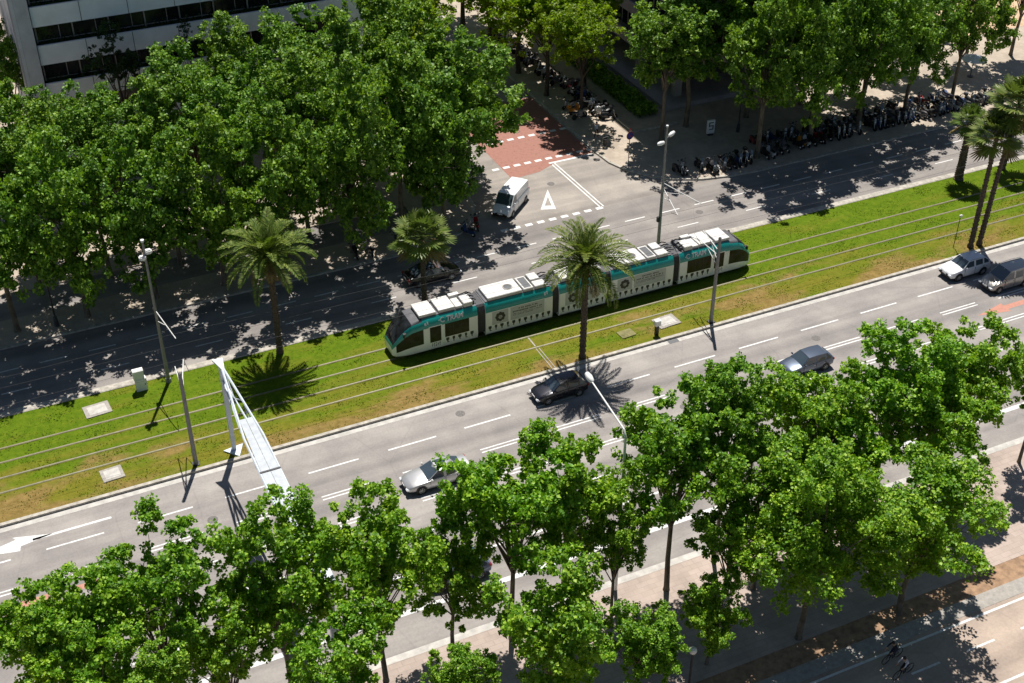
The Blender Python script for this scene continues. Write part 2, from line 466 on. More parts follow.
# rails set in the lawn: a narrow sunk strip and the steel head
for yr in (74.95, 76.55, 78.25, 79.85):
    b = MB(); b.box(((XA+XB)/2, yr, 0.06), (XB-XA, 0.20, 0.15)); struct(b.build('track_bed', M['railbed']))
    b = MB(); b.box(((XA+XB)/2, yr, 0.13), (XB-XA, 0.085, 0.05)); struct(b.build('tram_rail', M['rail']))
# crossing channel across the near track
b = MB(); b.box((37.1, 73.35, 0.125), (0.07, 2.9, 0.05)); b.box((37.36, 73.35, 0.125), (0.07, 2.9, 0.05)); b.box((37.2, 75.75, 0.125), (0.12, 1.3, 0.045)); struct(b.build('drain_channel', M['concrete']))

# ------------------------------------------------------------------ painted markings
def marks(name, mat, quads, z):
    b = MB()
    for q in quads: b.poly([(p[0], p[1], z) for p in q])
    return struct(b.build(name, mat))
def dash(x0, x1, y, w): return rect(x0, x1, y-w/2, y+w/2)
P1 = 5.925
r1 = [(16.25+P1*k, 19.95+P1*k) for k in range(-9, 17)]
marks('lane_marking', M['white'], [dash(a, c, 68.2, 0.14) for a, c in r1], 0.004)
r2 = [(16.3+P1*k, 20.0+P1*k) for k in range(-9, 17)]
marks('lane_marking', M['white'], [dash(a, c, 65.3+s, 0.12) for a, c in r2 for s in (-0.16, 0.16)], 0.004)
marks('lane_marking', M['white'], [dash(a+0.2, c+0.2, 62.35+s, 0.12) for a, c in r2 if c < 70 for s in (-0.16, 0.16)] + [dash(70.5, 130, 62.35+s, 0.12) for s in (-0.16, 0.16)], 0.004)
marks('lane_marking', M['white'], [dash(a-2.6, c-2.2, 59.3, 0.18) for a, c in r2], 0.004)
marks('lane_marking', M['white'], [dash(a-0.4, c-0.2, 56.2, 0.18) for a, c in r2], 0.004)
marks('lane_marking', M['white'], [dash(XA, XB, 53.15, 0.38)], 0.004)
r3 = [(42.2+3.72*k, 44.3+3.72*k) for k in range(-17, 20)]
marks('lane_marking', M['white'], [dash(a, c, 89.55, 0.14) for a, c in r3], 0.004)
marks('lane_marking', M['white'], [dash(57.2+7.4*k, 59.4+7.4*k, 86.6, 0.12) for k in range(-11, 9)], 0.004)
# give-way squares, double line and triangle at the mouth of the side street
marks('giveway_marking', M['white'], [dash(42.3+1.22*k, 43.0+1.22*k, 92.75, 0.42) for k in range(9)], 0.004)
marks('lane_marking', M['white'], [[(52.5+s, 92.9), (52.64+s, 92.9), (52.34+s, 102.6), (52.2+s, 102.6)] for s in (0, 0.36)], 0.004)
marks('lane_marking', M['white'], [dash(52.1, 56.9, 102.75, 0.3)], 0.008)
sheet('red_paving', M['redpaint'], [(47.4, 101.3), (50.5, 101.6), (53.3, 102.9), (57.1, 103.0), (57.1, 117.5), (47.4, 117.5)], 0.004)
marks('crossing_marking', M['white'], [dash(46.4+1.16*k, 47.1+1.16*k, 103.75, 0.42) for k in range(10)], 0.008)
marks('crossing_marking', M['white'], [dash(48.1+1.2*k, 48.8+1.2*k, 109.1, 0.42) for k in range(8)], 0.008)
def tri():
    a, c, d = Vector((49.6, 98.0)), Vector((47.3, 94.8)), Vector((48.65, 94.3))
    g = (a+c+d)/3
    i = [g+(p-g)*k for p, k in ((a, 0.46), (c, 0.46), (d, 0.46))]
    o = [a, c, d]
    return [[o[k], o[(k+1) % 3], i[(k+1) % 3], i[k]] for k in range(3)]
marks('giveway_marking', M['white'], tri(), 0.004)
def arrow(xt, y, L, hl=1.5, hw=0.65, sw=0.16, d=-1):
    """straight arrow, its tip at xt, pointing along d"""
    return [[(xt, y), (xt-d*hl, y-hw), (xt-d*hl, y+hw)], rect(*sorted((xt-d*hl, xt-d*(hl+L))), y-sw/2, y+sw/2)]
marks('turn_arrow', M['white'], [[(-4.9, 69.15), (-3.1, 68.75), (-3.0, 69.2), (-0.9, 69.55), (-3.4, 70.25), (-3.2, 69.95), (-4.4, 69.7), (-6.2, 69.9)], dash(-2.2, 2.9, 69.5, 0.2)], 0.004)
marks('lane_arrow', M['salmon'], arrow(72.2, 63.85, 3.2, 3.0, 0.62, 0.55) + arrow(-6.2, 63.85, 2.2, 2.0, 0.75, 0.55) + [dash(-0.6, 2.0, 63.85, 0.45)] + arrow(-6.1, 60.8, 2.4, 3.0, 0.75, 0.6), 0.004)
# bike path lines and symbols
marks('path_marking', M['white'], [dash(XA, XB, 38.0, 0.16)], 0.124)
marks('path_marking', M['white'], [dash(42.8+4.15*k, 44.9+4.15*k, 36.1, 0.14) for k in range(-20, 20)], 0.124)
marks('path_marking', M['white'], [dash(XA, XB, 33.35, 0.16)], 0.124)
def bike_symbol(cx, cy, s, rz, mat, z):
    b = MB()
    def tr(p): return (cx+s*(p[0]*math.cos(rz)-p[1]*math.sin(rz)), cy+s*(p[0]*math.sin(rz)+p[1]*math.cos(rz)), z)
    def ringf(ox, oy, r, w, n=18):
        for k in range(n):
            a, c = 2*math.pi*k/n, 2*math.pi*(k+1)/n
            b.poly([tr((ox+r*math.cos(t)*q, oy+r*math.sin(t)*q)) for t, q in ((a, 1), (c, 1), (c, 1-w), (a, 1-w))])
    def bar(x0, y0, x1, y1, w=0.07):
        d = Vector((x1-x0, y1-y0)).normalized()*w/2
        b.poly([tr((x0-d.y, y0+d.x)), tr((x0+d.y, y0-d.x)), tr((x1+d.y, y1-d.x)), tr((x1-d.y, y1+d.x))])
    ringf(-0.55, 0, 0.36, 0.22); ringf(0.55, 0, 0.36, 0.22)
    for q in ((-.55, 0, -.2, .5), (-.2, .5, .4, .5), (.4, .5, -.05, 0), (-.05, 0, -.55, 0), (-.05, 0, -.25, .62), (-.36, .64, -.12, .64), (.55, 0, .36, .68), (.36, .68, .56, .72)): bar(*q)
    struct(b.build('bike_marking', mat))
bike_symbol(53.9, 36.85, 0.85, RAD(190), M['white'], 0.124)
bike_symbol(52.2, 111.3, 1.3, RAD(85), M['adgrey'], 0.008)

# drains in the gutter and round covers in the carriageway
b = MB(); b.box((47.6, 71.25, 0.006), (0.9, 0.4, 0.012)); struct(b.build('road_drain', M['adgrey']))
for x, y in ((28.5, 69.9), (58.2, 66.8), (44.0, 63.6), (9.0, 66.4), (60.5, 88.2), (50.4, 98.9)):
    b = MB(); b.lathe((x, y, 0.0), (0, 0, 1), [(0, 0.36), (0.008, 0.36), (0.009, 0.0)], 20); struct(b.build('road_cover', M['roadiron']))

# ------------------------------------------------------------------ trees
def crown_mesh(name, mat, seed, lobes=16, clumps=20, leaves=34, R=4.0, flat=0.92, leafsize=0.30, lobe_r=0.36, droop=0.0):
    rng = np.random.default_rng(seed)
    # lobes spread through an uneven ellipsoid
    C = []
    tries = 0
    while len(C) < lobes and tries < 4000:
        tries += 1
        d = rng.normal(size=3); d /= np.linalg.norm(d)
        rr = R*(0.18+0.68*rng.random()**0.65)*(1+0.16*np.sin(3*np.arctan2(d[1], d[0])+seed)); rr = min(rr, 0.80*R); d[2] += 0.08
        p = d*rr; p[2] *= flat
        if all(np.linalg.norm(p-q[:3]) > R*0.23 for q in C):
            C.append(np.array([*p, R*lobe_r*rng.uniform(0.72, 1.25)]))
    C = np.array(C); L = len(C)
    # clumps on the lobes
    d = rng.normal(size=(L, clumps, 3)); d[..., 2] = d[..., 2]*0.9+0.22
    d /= np.linalg.norm(d, axis=-1, keepdims=True)
    cr = C[:, None, 3:4]*rng.uniform(0.45, 1.12, (L, clumps, 1))
    cc = C[:, None, :3] + d*cr
    cc = cc.reshape(-1, 3); dn = d.reshape(-1, 3)
    n = leaves
    rad = R*0.09*rng.uniform(0.7, 1.35, (len(cc), 1, 1))
    off = rng.normal(size=(len(cc), n, 3)); off /= np.linalg.norm(off, axis=-1, keepdims=True)
    off *= rng.random((len(cc), n, 1))**0.45 * rad
    off[..., 2] *= 0.75
    P = (cc[:, None, :]+off)
    P[..., 2] -= droop*rng.random(P.shape[:2])
    P = P.reshape(-1, 3)
    out = np.repeat(dn, n, 0)
    nrm = out*0.3 + np.array([0.0, -0.05, 0.9]) + rng.normal(size=P.shape)*0.7
    nrm /= np.linalg.norm(nrm, axis=1, keepdims=True)
    t = np.cross(nrm, rng.normal(size=P.shape)); t /= np.linalg.norm(t, axis=1, keepdims=True)
    s = np.cross(nrm, t)
    sz = (leafsize*rng.uniform(0.6, 1.25, len(P)))[:, None]
    # leaf: kite folded along its midrib, tip bent down
    a = P - t*sz*0.5
    bq = P + s*sz*0.48 - t*sz*0.04 + nrm*sz*0.10
    c = P + t*sz*0.55 - nrm*sz*0.14
    e = P - s*sz*0.48 - t*sz*0.04 + nrm*sz*0.10
    v = np.stack([a, bq, c, e], 1).reshape(-1, 3)
    k = len(P)
    base = (np.arange(k)*4)[:, None]
    f = np.concatenate([base+np.array([[0, 1, 2]]), base+np.array([[0, 2, 3]])], 1).reshape(-1, 3)
    me = bpy.data.meshes.new(name)
    me.vertices.add(len(v)); me.vertices.foreach_set('co', v.astype(np.float32).ravel())
    me.loops.add(f.size); me.loops.foreach_set('vertex_index', f.astype(np.int32).ravel())
    me.polygons.add(len(f)); me.polygons.foreach_set('loop_start', (np.arange(len(f))*3).astype(np.int32))
    me.materials.append(mat)
    me.update(calc_edges=True)
    return me, C

def trunk_mesh(name, mat, seed, C, zc=9.5, r0=0.26):
    rng = random.Random(seed)
    b = MB()
    hf = zc*0.52
    pts = [(0, 0, -0.1), (0, 0, 0.25), (rng.uniform(-.08, .08), rng.uniform(-.08, .08), hf*0.5), (rng.uniform(-.15, .15), rng.uniform(-.15, .15), hf)]
    b.tube(pts, [r0*1.35, r0*1.02, r0*0.85, r0*0.72], 9)
    top = Vector(pts[-1])
    for q in C:
        e = Vector((q[0]*0.8, q[1]*0.8, (q[2]-0.3)*0.75+zc))
        st = top + Vector((0, 0, rng.uniform(-0.6, 0.9)))
        mid = st.lerp(e, 0.5) + Vector((rng.uniform(-.3, .3), rng.uniform(-.3, .3), rng.uniform(-.2, .6)))
        r = r0*rng.uniform(0.26, 0.42)
        b.tube([st, mid, e], [r, r*0.62, r*0.2], 6)
        for k in range(2):
            d = Vector((rng.gauss(0, 1), rng.gauss(0, 1), rng.gauss(0.3, .6))).normalized()*q[3]*0.9
            s0 = mid.lerp(e, rng.uniform(0.2, 0.8))
            b.tube([s0, s0+d*0.6+Vector((0, 0, .1)), s0+d], [r*0.35, r*0.22, r*0.1], 5)
    return b.mesh(name, mat, 60)

def tree_kind(leafmat, barkmat, seed, **k):
    r0 = k.pop('r0', 0.26); zc = k.pop('zc', 9.5)
    cm, C = crown_mesh('crown', leafmat, seed, **k)
    return trunk_mesh('trunk', barkmat, seed, C, zc, r0), cm, zc

LOWER = [tree_kind(M['leaf'], M['bark'], s, lobes=25+s % 4, clumps=13, leaves=50, leafsize=0.205, lobe_r=0.255, flat=1.02, r0=0.17) for s in (11, 12, 13, 14, 15)]
BIG = [tree_kind(M['leaf'], M['bark'], s, lobes=34, clumps=14, leaves=56, leafsize=0.15, lobe_r=0.22, flat=1.0, r0=0.16) for s in (17, 18)]
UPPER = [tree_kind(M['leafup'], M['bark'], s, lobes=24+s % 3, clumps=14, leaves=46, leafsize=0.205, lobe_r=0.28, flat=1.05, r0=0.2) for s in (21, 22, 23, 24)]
TIPU = [tree_kind(M['leafyel'], M['barkdark'], s, lobes=18, clumps=26, leaves=40, leafsize=0.20, flat=0.6, zc=8.5, r0=0.2, lobe_r=0.42) for s in (31, 32)]
DARK = [tree_kind(M['leafdark'], M['barkdark'], 41, lobes=11, clumps=15, leaves=26, leafsize=0.26, flat=1.2, zc=8.0)]

def tree(kinds, k, x, y, zc, r, label, group, rz=None, fz=1.0, name='plane_tree', ground=0.13, over=0.0):
    tm, cm, z0 = kinds[k % len(kinds)]
    rz = (k*2.399) if rz is None else rz
    t = thing(name, label, 'tree', (x, y, ground), rz, group)
    a = link(bpy.data.objects.new('trunk', tm)); a.parent = t
    c = link(bpy.data.objects.new('crown', cm)); c.parent = t
    zc -= ground
    s = r/4.15
    a.scale = (s**0.85, s**0.85, zc/z0)
    c.location = (over*math.sin(rz), over*math.cos(rz), zc); c.scale = (s, s, s*fz)
    return t

GL = 'plane trees lining the pavement beside the avenue'
lower = [
 # x, y, crown centre z, radius, squash, label
 (-1.9, 48.4, 13.0, 2.8, 1.15, 'plane tree over the avenue at the picture edge below the white turn arrow'),
 (2.9, 48.6, 13.8, 3.5, 1.15, 'tall plane tree whose pointed top rises between the turn arrow and the gantry'),
 (5.6, 47.0, 10.3, 2.8, 1.1, 'plane tree wedged behind the pointed one, just short of the white gantry'),
 (9.3, 48.7, 11.6, 3.7, 1.15, 'plane tree whose crown hides the lower end of the white gantry'),
 (14.7, 48.6, 9.5, 3.6, 1.2, 'wide plane tree below the silver saloon, its slim trunk clear at the kerb'),
 (19.0, 48.8, 7.0, 2.8, 1.3, 'narrow shaded plane tree over the hidden dark car by the kerb'),
 (22.7, 48.4, 10.9, 3.9, 1.15, 'plane tree whose crown covers the rear of the silver saloon'),
 (26.0, 48.4, 10.0, 3.4, 1.25, 'plane tree beside the saloon tree, reaching up toward the curved street lamp'),
 (28.6, 46.8, 7.8, 2.3, 1.25, 'slim low plane tree under the curved white street lamp'),
 (33.2, 48.0, 10.6, 4.0, 1.15, 'plane tree with its bare trunk at the kerb, first beyond the curved lamp'),
 (37.2, 48.8, 12.6, 3.0, 1.1, 'plane tree whose top reaches the blue hatchback lane beside the dark catenary pole'),
 (42.8, 48.3, 10.8, 3.3, 1.1, 'plane tree whose crown hides the front of the blue grey hatchback'),
 (44.9, 47.2, 8.6, 3.6, 1.0, 'plane tree filling the gap behind the blue hatchback tree'),
 (49.2, 48.4, 10.5, 3.7, 1.05, 'plane tree with a rounded top between the blue hatchback and the red arrow'),
 (55.0, 48.6, 8.9, 3.9, 1.15, 'plane tree with a long clear trunk on the sunlit pavement below the red arrow'),
 (62.0, 48.1, 8.0, 2.6, 1.1, 'plane tree at the far pavement edge with only trunk and leaf tips showing'),
 (45.2, 40.3, 7.4, 5.0, 0.85, 'biggest plane tree, its broad crown overhanging the bike path'),
 (38.4, 41.2, 9.2, 4.6, 1.0, 'large plane tree with a forked pale trunk rising from the earth strip'),
 (35.0, 44.6, 7.2, 2.7, 1.1, 'plane tree over the pavement beside the forked pale trunk, above the small round tree'),
 (41.6, 44.6, 7.0, 2.8, 1.1, 'plane tree in the pavement row just behind the forked pale trunk'),
 (38.2, 45.8, 9.4, 3.3, 1.0, 'plane tree between the forked pale trunk and the blue hatchback lane'),
 (50.6, 45.6, 9.4, 3.3, 1.0, 'plane tree filling the middle between the red arrow trees and the biggest crown'),
 (32.3, 41.8, 4.3, 2.2, 1.15, 'small round young plane tree beside the white globe lamp'),
 (21.7, 41.5, 8.6, 3.6, 1.1, 'plane tree at the picture bottom below the slim kerbside trunks'),
 (27.2, 41.5, 4.6, 2.6, 1.0, 'low bushy plane tree cut by the picture bottom near the globe lamp'),
 (16.7, 41.6, 7.0, 1.9, 1.0, 'small plane sapling poking up at the picture bottom beside a slim trunk'),
 (10.6, 43.6, 10.6, 2.8, 1.1, 'plane tree cut by the picture bottom below the gantry tree'),
 (-0.6, 45.8, 12.8, 2.9, 1.0, 'bright plane tree at the lower corner of the picture near the salmon arrow'),
 (1.9, 44.2, 12.4, 2.1, 0.9, 'bright low plane crown at the picture bottom beside the corner tree'),
]
for i, (x, y, z, r, fz, lb) in enumerate(lower):
    tree(BIG if r > 4.5 else LOWER, i, x, y, z-(1.0 if x < 11 else 0), r*1.15, lb, GL, fz=fz)

GU = 'plane trees along the shaded upper road'
upper = [
 (-6.0, 94.6, 9.5, 4.2, 'shaded plane tree at the picture edge on the upper kerb'),
 (0.3, 94.6, 9.7, 4.2, 'plane tree on the upper kerb with an ochre base, first of the shaded row'),
 (5.8, 94.4, 9.4, 4.3, 'plane tree on the upper kerb standing behind the tall grey lamp pole'),
 (11.5, 94.8, 9.9, 4.3, 'plane tree on the upper kerb between the grey lamp pole and the feather palm'),
 (17.2, 94.3, 9.2, 4.2, 'plane tree on the upper kerb partly behind the feather palm'),
 (23.2, 94.6, 9.8, 4.2, 'plane tree on the upper kerb just past the feather palm'),
 (28.9, 94.8, 10.4, 4.6, 'plane tree on the upper kerb among parked motorbikes near the fan palm'),
 (-2.8, 104.2, 10.6, 4.6, 'plane tree behind the service road in front of the tiled pier'),
 (4.2, 104.6, 10.9, 4.6, 'plane tree behind the service road below the pale office block corner'),
 (11.0, 104.0, 10.3, 4.5, 'plane tree behind the service road under the dark gap in the office block'),
 (18.3, 104.4, 11.2, 4.7, 'plane tree behind the service road in the middle of the office front'),
 (25.4, 104.0, 10.8, 4.7, 'plane tree behind the service road opposite the feather palm'),
 (32.0, 103.6, 11.6, 5.0, 'plane tree behind the service road beside the huge corner tree'),
 (7.0, 112.0, 8.6, 3.4, 'slim plane tree reaching up against the lowest white parapet'),
 (23.5, 112.6, 10.8, 4.0, 'plane tree growing close to the office front in its middle'),
 (30.5, 112.2, 11.4, 4.3, 'plane tree growing close to the office front near its end pier'),
 (37.6, 111.0, 11.6, 4.7, 'plane tree standing at the end of the office block'),
 (-4.6, 99.7, 11.0, 4.0, 'added plane tree between the upper kerb row and the service road, at the picture edge'),  # this tree and the next five are added to shade the ground
 (2.9, 99.5, 11.2, 4.1, 'added plane tree of the middle row behind the dark lantern post'),
 (8.7, 99.8, 11.0, 4.0, 'added plane tree of the middle row behind the grey lamp pole'),
 (14.6, 99.4, 11.4, 4.1, 'added plane tree of the middle row up and left of the feather palm'.replace(' and left', '')),
 (20.4, 99.7, 11.2, 4.0, 'added plane tree of the middle row straight above the feather palm crown'),
 (26.3, 99.5, 11.6, 4.1, 'added plane tree of the middle row above the three shaded scooters'),
 (37.6, 95.0, 8.4, 4.6, 'plane tree at the corner kerb between the fan palm and the white van'),
 (34.6, 97.6, 10.0, 4.3, 'plane tree beside the service road behind the fan palm'),
 (41.0, 99.6, 9.8, 6.5, 'huge bright plane tree on the street corner above the white van'),
 (44.0, 105.5, 7.8, 3.9, 'plane tree leaning over the red paving beside the huge corner tree'),
 (39.5, 106.0, 12.4, 4.6, 'plane tree directly behind the huge corner tree'),
 (75.0, 99.8, 10.6, 4.2, 'plane tree between the kerbside and wall rows, third behind the notice board'),
 (81.5, 99.9, 10.4, 4.2, 'plane tree of the middle row behind the orange scooter in the kerbside row'),
 (88.2, 100.2, 9.6, 3.6, 'plane tree of the middle row near the sunlit end of the upper pavement'),
 (64.6, 102.2, 10.6, 3.9, 'plane tree on the shaded corner pavement beside the dark building'),
 (71.3, 94.9, 10.6, 4.5, 'plane tree rising from the motorbike row nearest the double lamp'),
 (78.2, 95.6, 10.9, 4.4, 'second plane tree in the motorbike row counted from the double lamp'),
 (84.5, 96.1, 9.8, 4.1, 'third plane tree in the motorbike row counted from the double lamp'),
 (91.1, 96.8, 9.2, 3.5, 'small plane tree in the motorbike row by the sunlit pavement'),
 (98.2, 97.6, 9.2, 3.5, 'slim plane tree at the sunny end of the motorbike row'),
 (68.6, 104.0, 11.2, 4.6, 'plane tree against the front corner of the dark building'),
 (75.5, 103.2, 11.0, 4.6, 'plane tree behind the motorbike row in front of the dark building'),
 (82.6, 103.4, 10.6, 4.5, 'plane tree behind the motorbike row toward the end of the dark building'),
 (90.0, 104.2, 9.6, 3.8, 'plane tree behind the motorbike row where the dark building ends'),
 (98.5, 106.0, 9.0, 3.5, 'plane tree with see-through crown at the edge of the sandy plaza'),
 (106.5, 105.0, 9.4, 3.2, 'plane tree beside the white parasol at the sandy plaza'),
 (112.5, 104.2, 9.6, 3.4, 'plane tree at the far upper corner beyond the white parasol'),
 (92.5, 113.5, 10.0, 3.9, 'plane tree on the sandy plaza close to the dark building'),
 (101.5, 116.0, 9.4, 3.4, 'plane tree in the middle of the sandy plaza'),
 (110.5, 117.0, 9.2, 3.2, 'plane tree on the far side of the sandy plaza'),
 (79.0, 112.0, 15.0, 3.2, 'plane tree showing its top above the dark building front'),
]
upper = upper[:-1]
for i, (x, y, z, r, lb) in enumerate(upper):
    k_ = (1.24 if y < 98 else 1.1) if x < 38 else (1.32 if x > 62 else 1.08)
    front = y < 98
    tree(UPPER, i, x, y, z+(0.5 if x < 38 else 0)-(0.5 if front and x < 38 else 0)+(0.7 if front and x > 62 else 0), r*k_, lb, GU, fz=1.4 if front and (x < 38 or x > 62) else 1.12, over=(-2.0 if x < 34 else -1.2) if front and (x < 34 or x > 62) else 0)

GT = 'yellow green street trees up the side street'
for i, (x, y, z, r, lb) in enumerate([
 (59.8, 110.6, 9.4, 4.4, 'yellow green tree on the side street pavement nearest the pedestrian'),
 (58.8, 116.9, 9.2, 5.6, 'yellow green tree second from the corner along the parked motorbikes'),
 (58.6, 123.6, 9.0, 6.4, 'yellow green tree third from the corner on the side street'),
 (58.4, 131.0, 9.2, 6.8, 'yellow green tree fourth from the corner on the side street'),
 (58.6, 139.5, 9.5, 6.8, 'yellow green tree farthest up the side street at the picture top'),
 (45.4, 115.0, 6.0, 3.6, 'low yellow green tree overhanging the road beyond the huge plane tree'),
 (45.2, 135.0, 9.6, 5.6, 'yellow green tree leaning over the street end at the picture top'),
 (45.3, 121.5, 9.6, 5.8, 'yellow green tree across the side street at the picture top'),
 (50.5, 146.0, 8.0, 4.6, 'yellow green tree closing the end of the side street'),
 (63.8, 117.5, 9.2, 3.6, 'yellow green tree over the hedge beside the dark building')]):
    tree(TIPU, i, x, y, z, r, lb, GT, name='street_tree', fz=1.0)
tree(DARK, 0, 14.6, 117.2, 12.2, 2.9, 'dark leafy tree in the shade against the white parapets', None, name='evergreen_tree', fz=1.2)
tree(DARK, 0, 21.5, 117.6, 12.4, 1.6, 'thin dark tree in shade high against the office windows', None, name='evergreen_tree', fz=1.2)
tree(UPPER, 2, 4.6, 130.0, 9.5, 3.4, 'tree in the alley beside the tiled end pier of the office block', None, name='plane_tree', fz=1.5)
tree(UPPER, 1, 5.0, 122.5, 11.0, 3.0, 'tall tree beyond the end wall of the office block at the corner', None, name='plane_tree', fz=1.6)

# ------------------------------------------------------------------ palms
def frond_faces(b, base, az, elev, L, droop, nl, ll, m, rng, width=0.10):
    """feather frond: arching rib and two rows of narrow leaflets"""
    pts = []; p = Vector(base); e = elev
    n = 12
    for i in range(n+1):
        pts.append(p.copy())
        d = Vector((math.cos(az)*math.cos(e), math.sin(az)*math.cos(e), math.sin(e)))
        p = p + d*(L/n); e -= droop/n*(0.5+1.2*i/n)
    side = Vector((-math.sin(az), math.cos(az), 0))
    b.tube([pts[0], pts[4], pts[8], pts[12]], [0.06, 0.045, 0.035, 0.015], 4, m, cap=False)
    for k in range(nl):
        f = 0.10+0.90*k/(nl-1)
        i = min(int(f*n), n-1); u = f*n-i
        q = pts[i].lerp(pts[i+1], u)
        t = (pts[i+1]-pts[i]).normalized()
        up = side.cross(t).normalized()
        if up.z < 0: up = -up
        l = ll*(0.35+1.1*math.sin(math.pi*min(1, f*0.86+0.14))**0.8)*rng.uniform(0.85, 1.1)
        for s in (-1, 1):
            d = (side*s*0.82 + t*0.55 + up*rng.uniform(0.15, 0.45)).normalized()
            tip = q + d*l + Vector((0, 0, -0.12*l*rng.random()))
            midp = q + d*l*0.5
            w = t*width*0.5
            b.quad(q-w*0.5, midp-w, tip, midp+w, m)

def palm_trunk(b, pts, r0, r1, rng, seg=40):
    pts = [Vector(p) for p in pts]
    P, Rr = [], []
    for i in range(seg+1):
        f = i/seg*(len(pts)-1); k = min(int(f), len(pts)-2)
        P.append(pts[k].lerp(pts[k+1], f-k))
        base = r0+(r1-r0)*i/seg
        if i < 2: base *= 1.25
        Rr.append(base*(1.0 + (0.10 if i % 2 else -0.06) + rng.uniform(-.03, .03)))
    b.tube(P, Rr, 10)
    # cut frond bases standing off the trunk
    for i in range(3, seg):
        for j in range(5):
            a = (i*0.7+j*1.2566)
            c = P[i] + Vector((math.cos(a), math.sin(a), 0))*Rr[i]*0.95
            b.box((c.x, c.y, c.z+0.02), (0.10, 0.10, 0.14), 0, a)

def date_palm(x, y, h, r, nf, label, seed, z0=0.12, thin=0.2):
    rng = random.Random(seed)
    t = thing('date_palm', label, 'palm', (x, y, z0), 0)
    b = MB(); palm_trunk(b, [(0, 0, -0.05), (0.04, 0.02, h*0.5), (0, 0, h)], thin*1.15, thin, rng)
    b.build('trunk', M['palmbark'], t, 50)
    b = MB()
    for k in range(nf):
        f = k/nf
        az = k*2.39996+rng.uniform(-.2, .2)
        el = RAD(86 - 92*f**0.85 + rng.uniform(-6, 6))
        frond_faces(b, (0.1*math.cos(az), 0.1*math.sin(az), h-0.1+0.35*(1-f)), az, el, r*rng.uniform(0.86, 1.05)*(1.0 if f > .2 else 0.82), RAD(70+rng.uniform(-12, 22)), 42, 0.46, 0, rng)
    b.build('crown', M['frond'], t)
    b = MB()
    for k in range(14):
        az = k*2.39996+rng.uniform(-.3, .3)
        frond_faces(b, (0.16*math.cos(az), 0.16*math.sin(az), h-0.25), az, RAD(-28+rng.uniform(-14, 10)), r*rng.uniform(0.4, 0.62), RAD(66), 22, 0.4, 0, rng)
    b.build('dry_frond', M['dryfrond'], t)
    b = MB()
    b.lathe((0, 0, h-0.75), (0, 0, 1), [(0, thin*1.0), (0.25, thin*1.6), (0.6, thin*1.75), (0.95, thin*0.9), (1.0, 0.01)], 12)
    b.build('crown_base', M['palmbark'], t, 60)
    return t

def fan_leaf(b, base, az, el, pl, R, m, rng):
    d = Vector((math.cos(az)*math.cos(el), math.sin(az)*math.cos(el), math.sin(el)))
    side = Vector((-math.sin(az), math.cos(az), 0))
    up = side.cross(d)
    c = Vector(base)+d*pl
    b.tube([Vector(base), c], [0.03, 0.02], 4, m, cap=False)
    n = 17
    for k in range(n):
        a = RAD(-105+210*k/(n-1)); w = RAD(210/(n-1))*0.52
        def pt(ang, rr, lift): return c + d*(math.cos(ang)*rr) + side*(math.sin(ang)*rr) + up*lift - Vector((0, 0, 1))*(0.28*rr*rr/R)
        r1 = R*rng.uniform(0.85, 1.08)*(0.75+0.25*math.cos(a))
        b.poly([c, pt(a-w, r1*0.55, 0.03), pt(a-w*0.5, r1*0.8, 0), pt(a, r1, -0.1), pt(a+w*0.5, r1*0.8, 0), pt(a+w, r1*0.55, 0.03)], m)

def fan_palm(x, y, h, r, nf, label, seed, lean=(0, 0), z0=0.12, thin=0.17, group=None):
    rng = random.Random(seed)
    t = thing('fan_palm', label, 'palm', (x, y, z0), 0, group)
    b = MB(); palm_trunk(b, [(0, 0, -0.05), (lean[0]*0.3, lean[1]*0.3, h*0.45), (lean[0], lean[1], h)], thin*1.3, thin*0.85, rng, 44)
    b.build('trunk', M['palmbark'], t, 50)
    b = MB(); bd = MB()
    for k in range(nf):
        f = k/nf
        az = k*2.39996+rng.uniform(-.25, .25)
        el = RAD(82-122*f+rng.uniform(-8, 8))
        fan_leaf(b if f < 0.86 else bd, (lean[0], lean[1], h+0.2*(1-f)), az, el, r*rng.uniform(0.42, 0.6), r*0.55, 0, rng)
    b.build('crown', M['fan'], t)
    bd.build('dry_frond', M['dryfrond'], t)
    return t

date_palm(18.6, 82.8, 8.9, 4.0, 44, 'feather palm beside the upper road, its shadow star on the lawn', 5)
date_palm(39.9, 72.25, 8.6, 4.3, 46, 'feather palm in front of the tram with its shadow on the avenue', 6)
fan_palm(31.3, 83.9, 6.6, 2.55, 40, 'short bright fan palm by the upper road behind the tram front', 7, thin=0.16)
GP = 'fan palms at the sunny end of the lawn'
fan_palm(78.9, 72.5, 10.6, 2.5, 40, 'tall fan palm leaning over the white suv, crown lower than its twin', 8, (0.3, 0.2), group=GP)
fan_palm(79.9, 72.5, 13.2, 2.8, 40, 'tallest fan palm, leaning beside its twin behind the silver people carrier', 9, (0.9, 0.2), group=GP)
fan_palm(86.6, 83.0, 5.9, 2.0, 30, 'short thick fan palm beside the upper road behind the tall twins', 10, group=GP, thin=0.3)
fan_palm(92.0, 82.8, 6.6, 2.2, 30, 'fan palm with a crooked slim trunk at the picture edge by the upper road', 12, (0.6, 0.1), group=GP, thin=0.15)

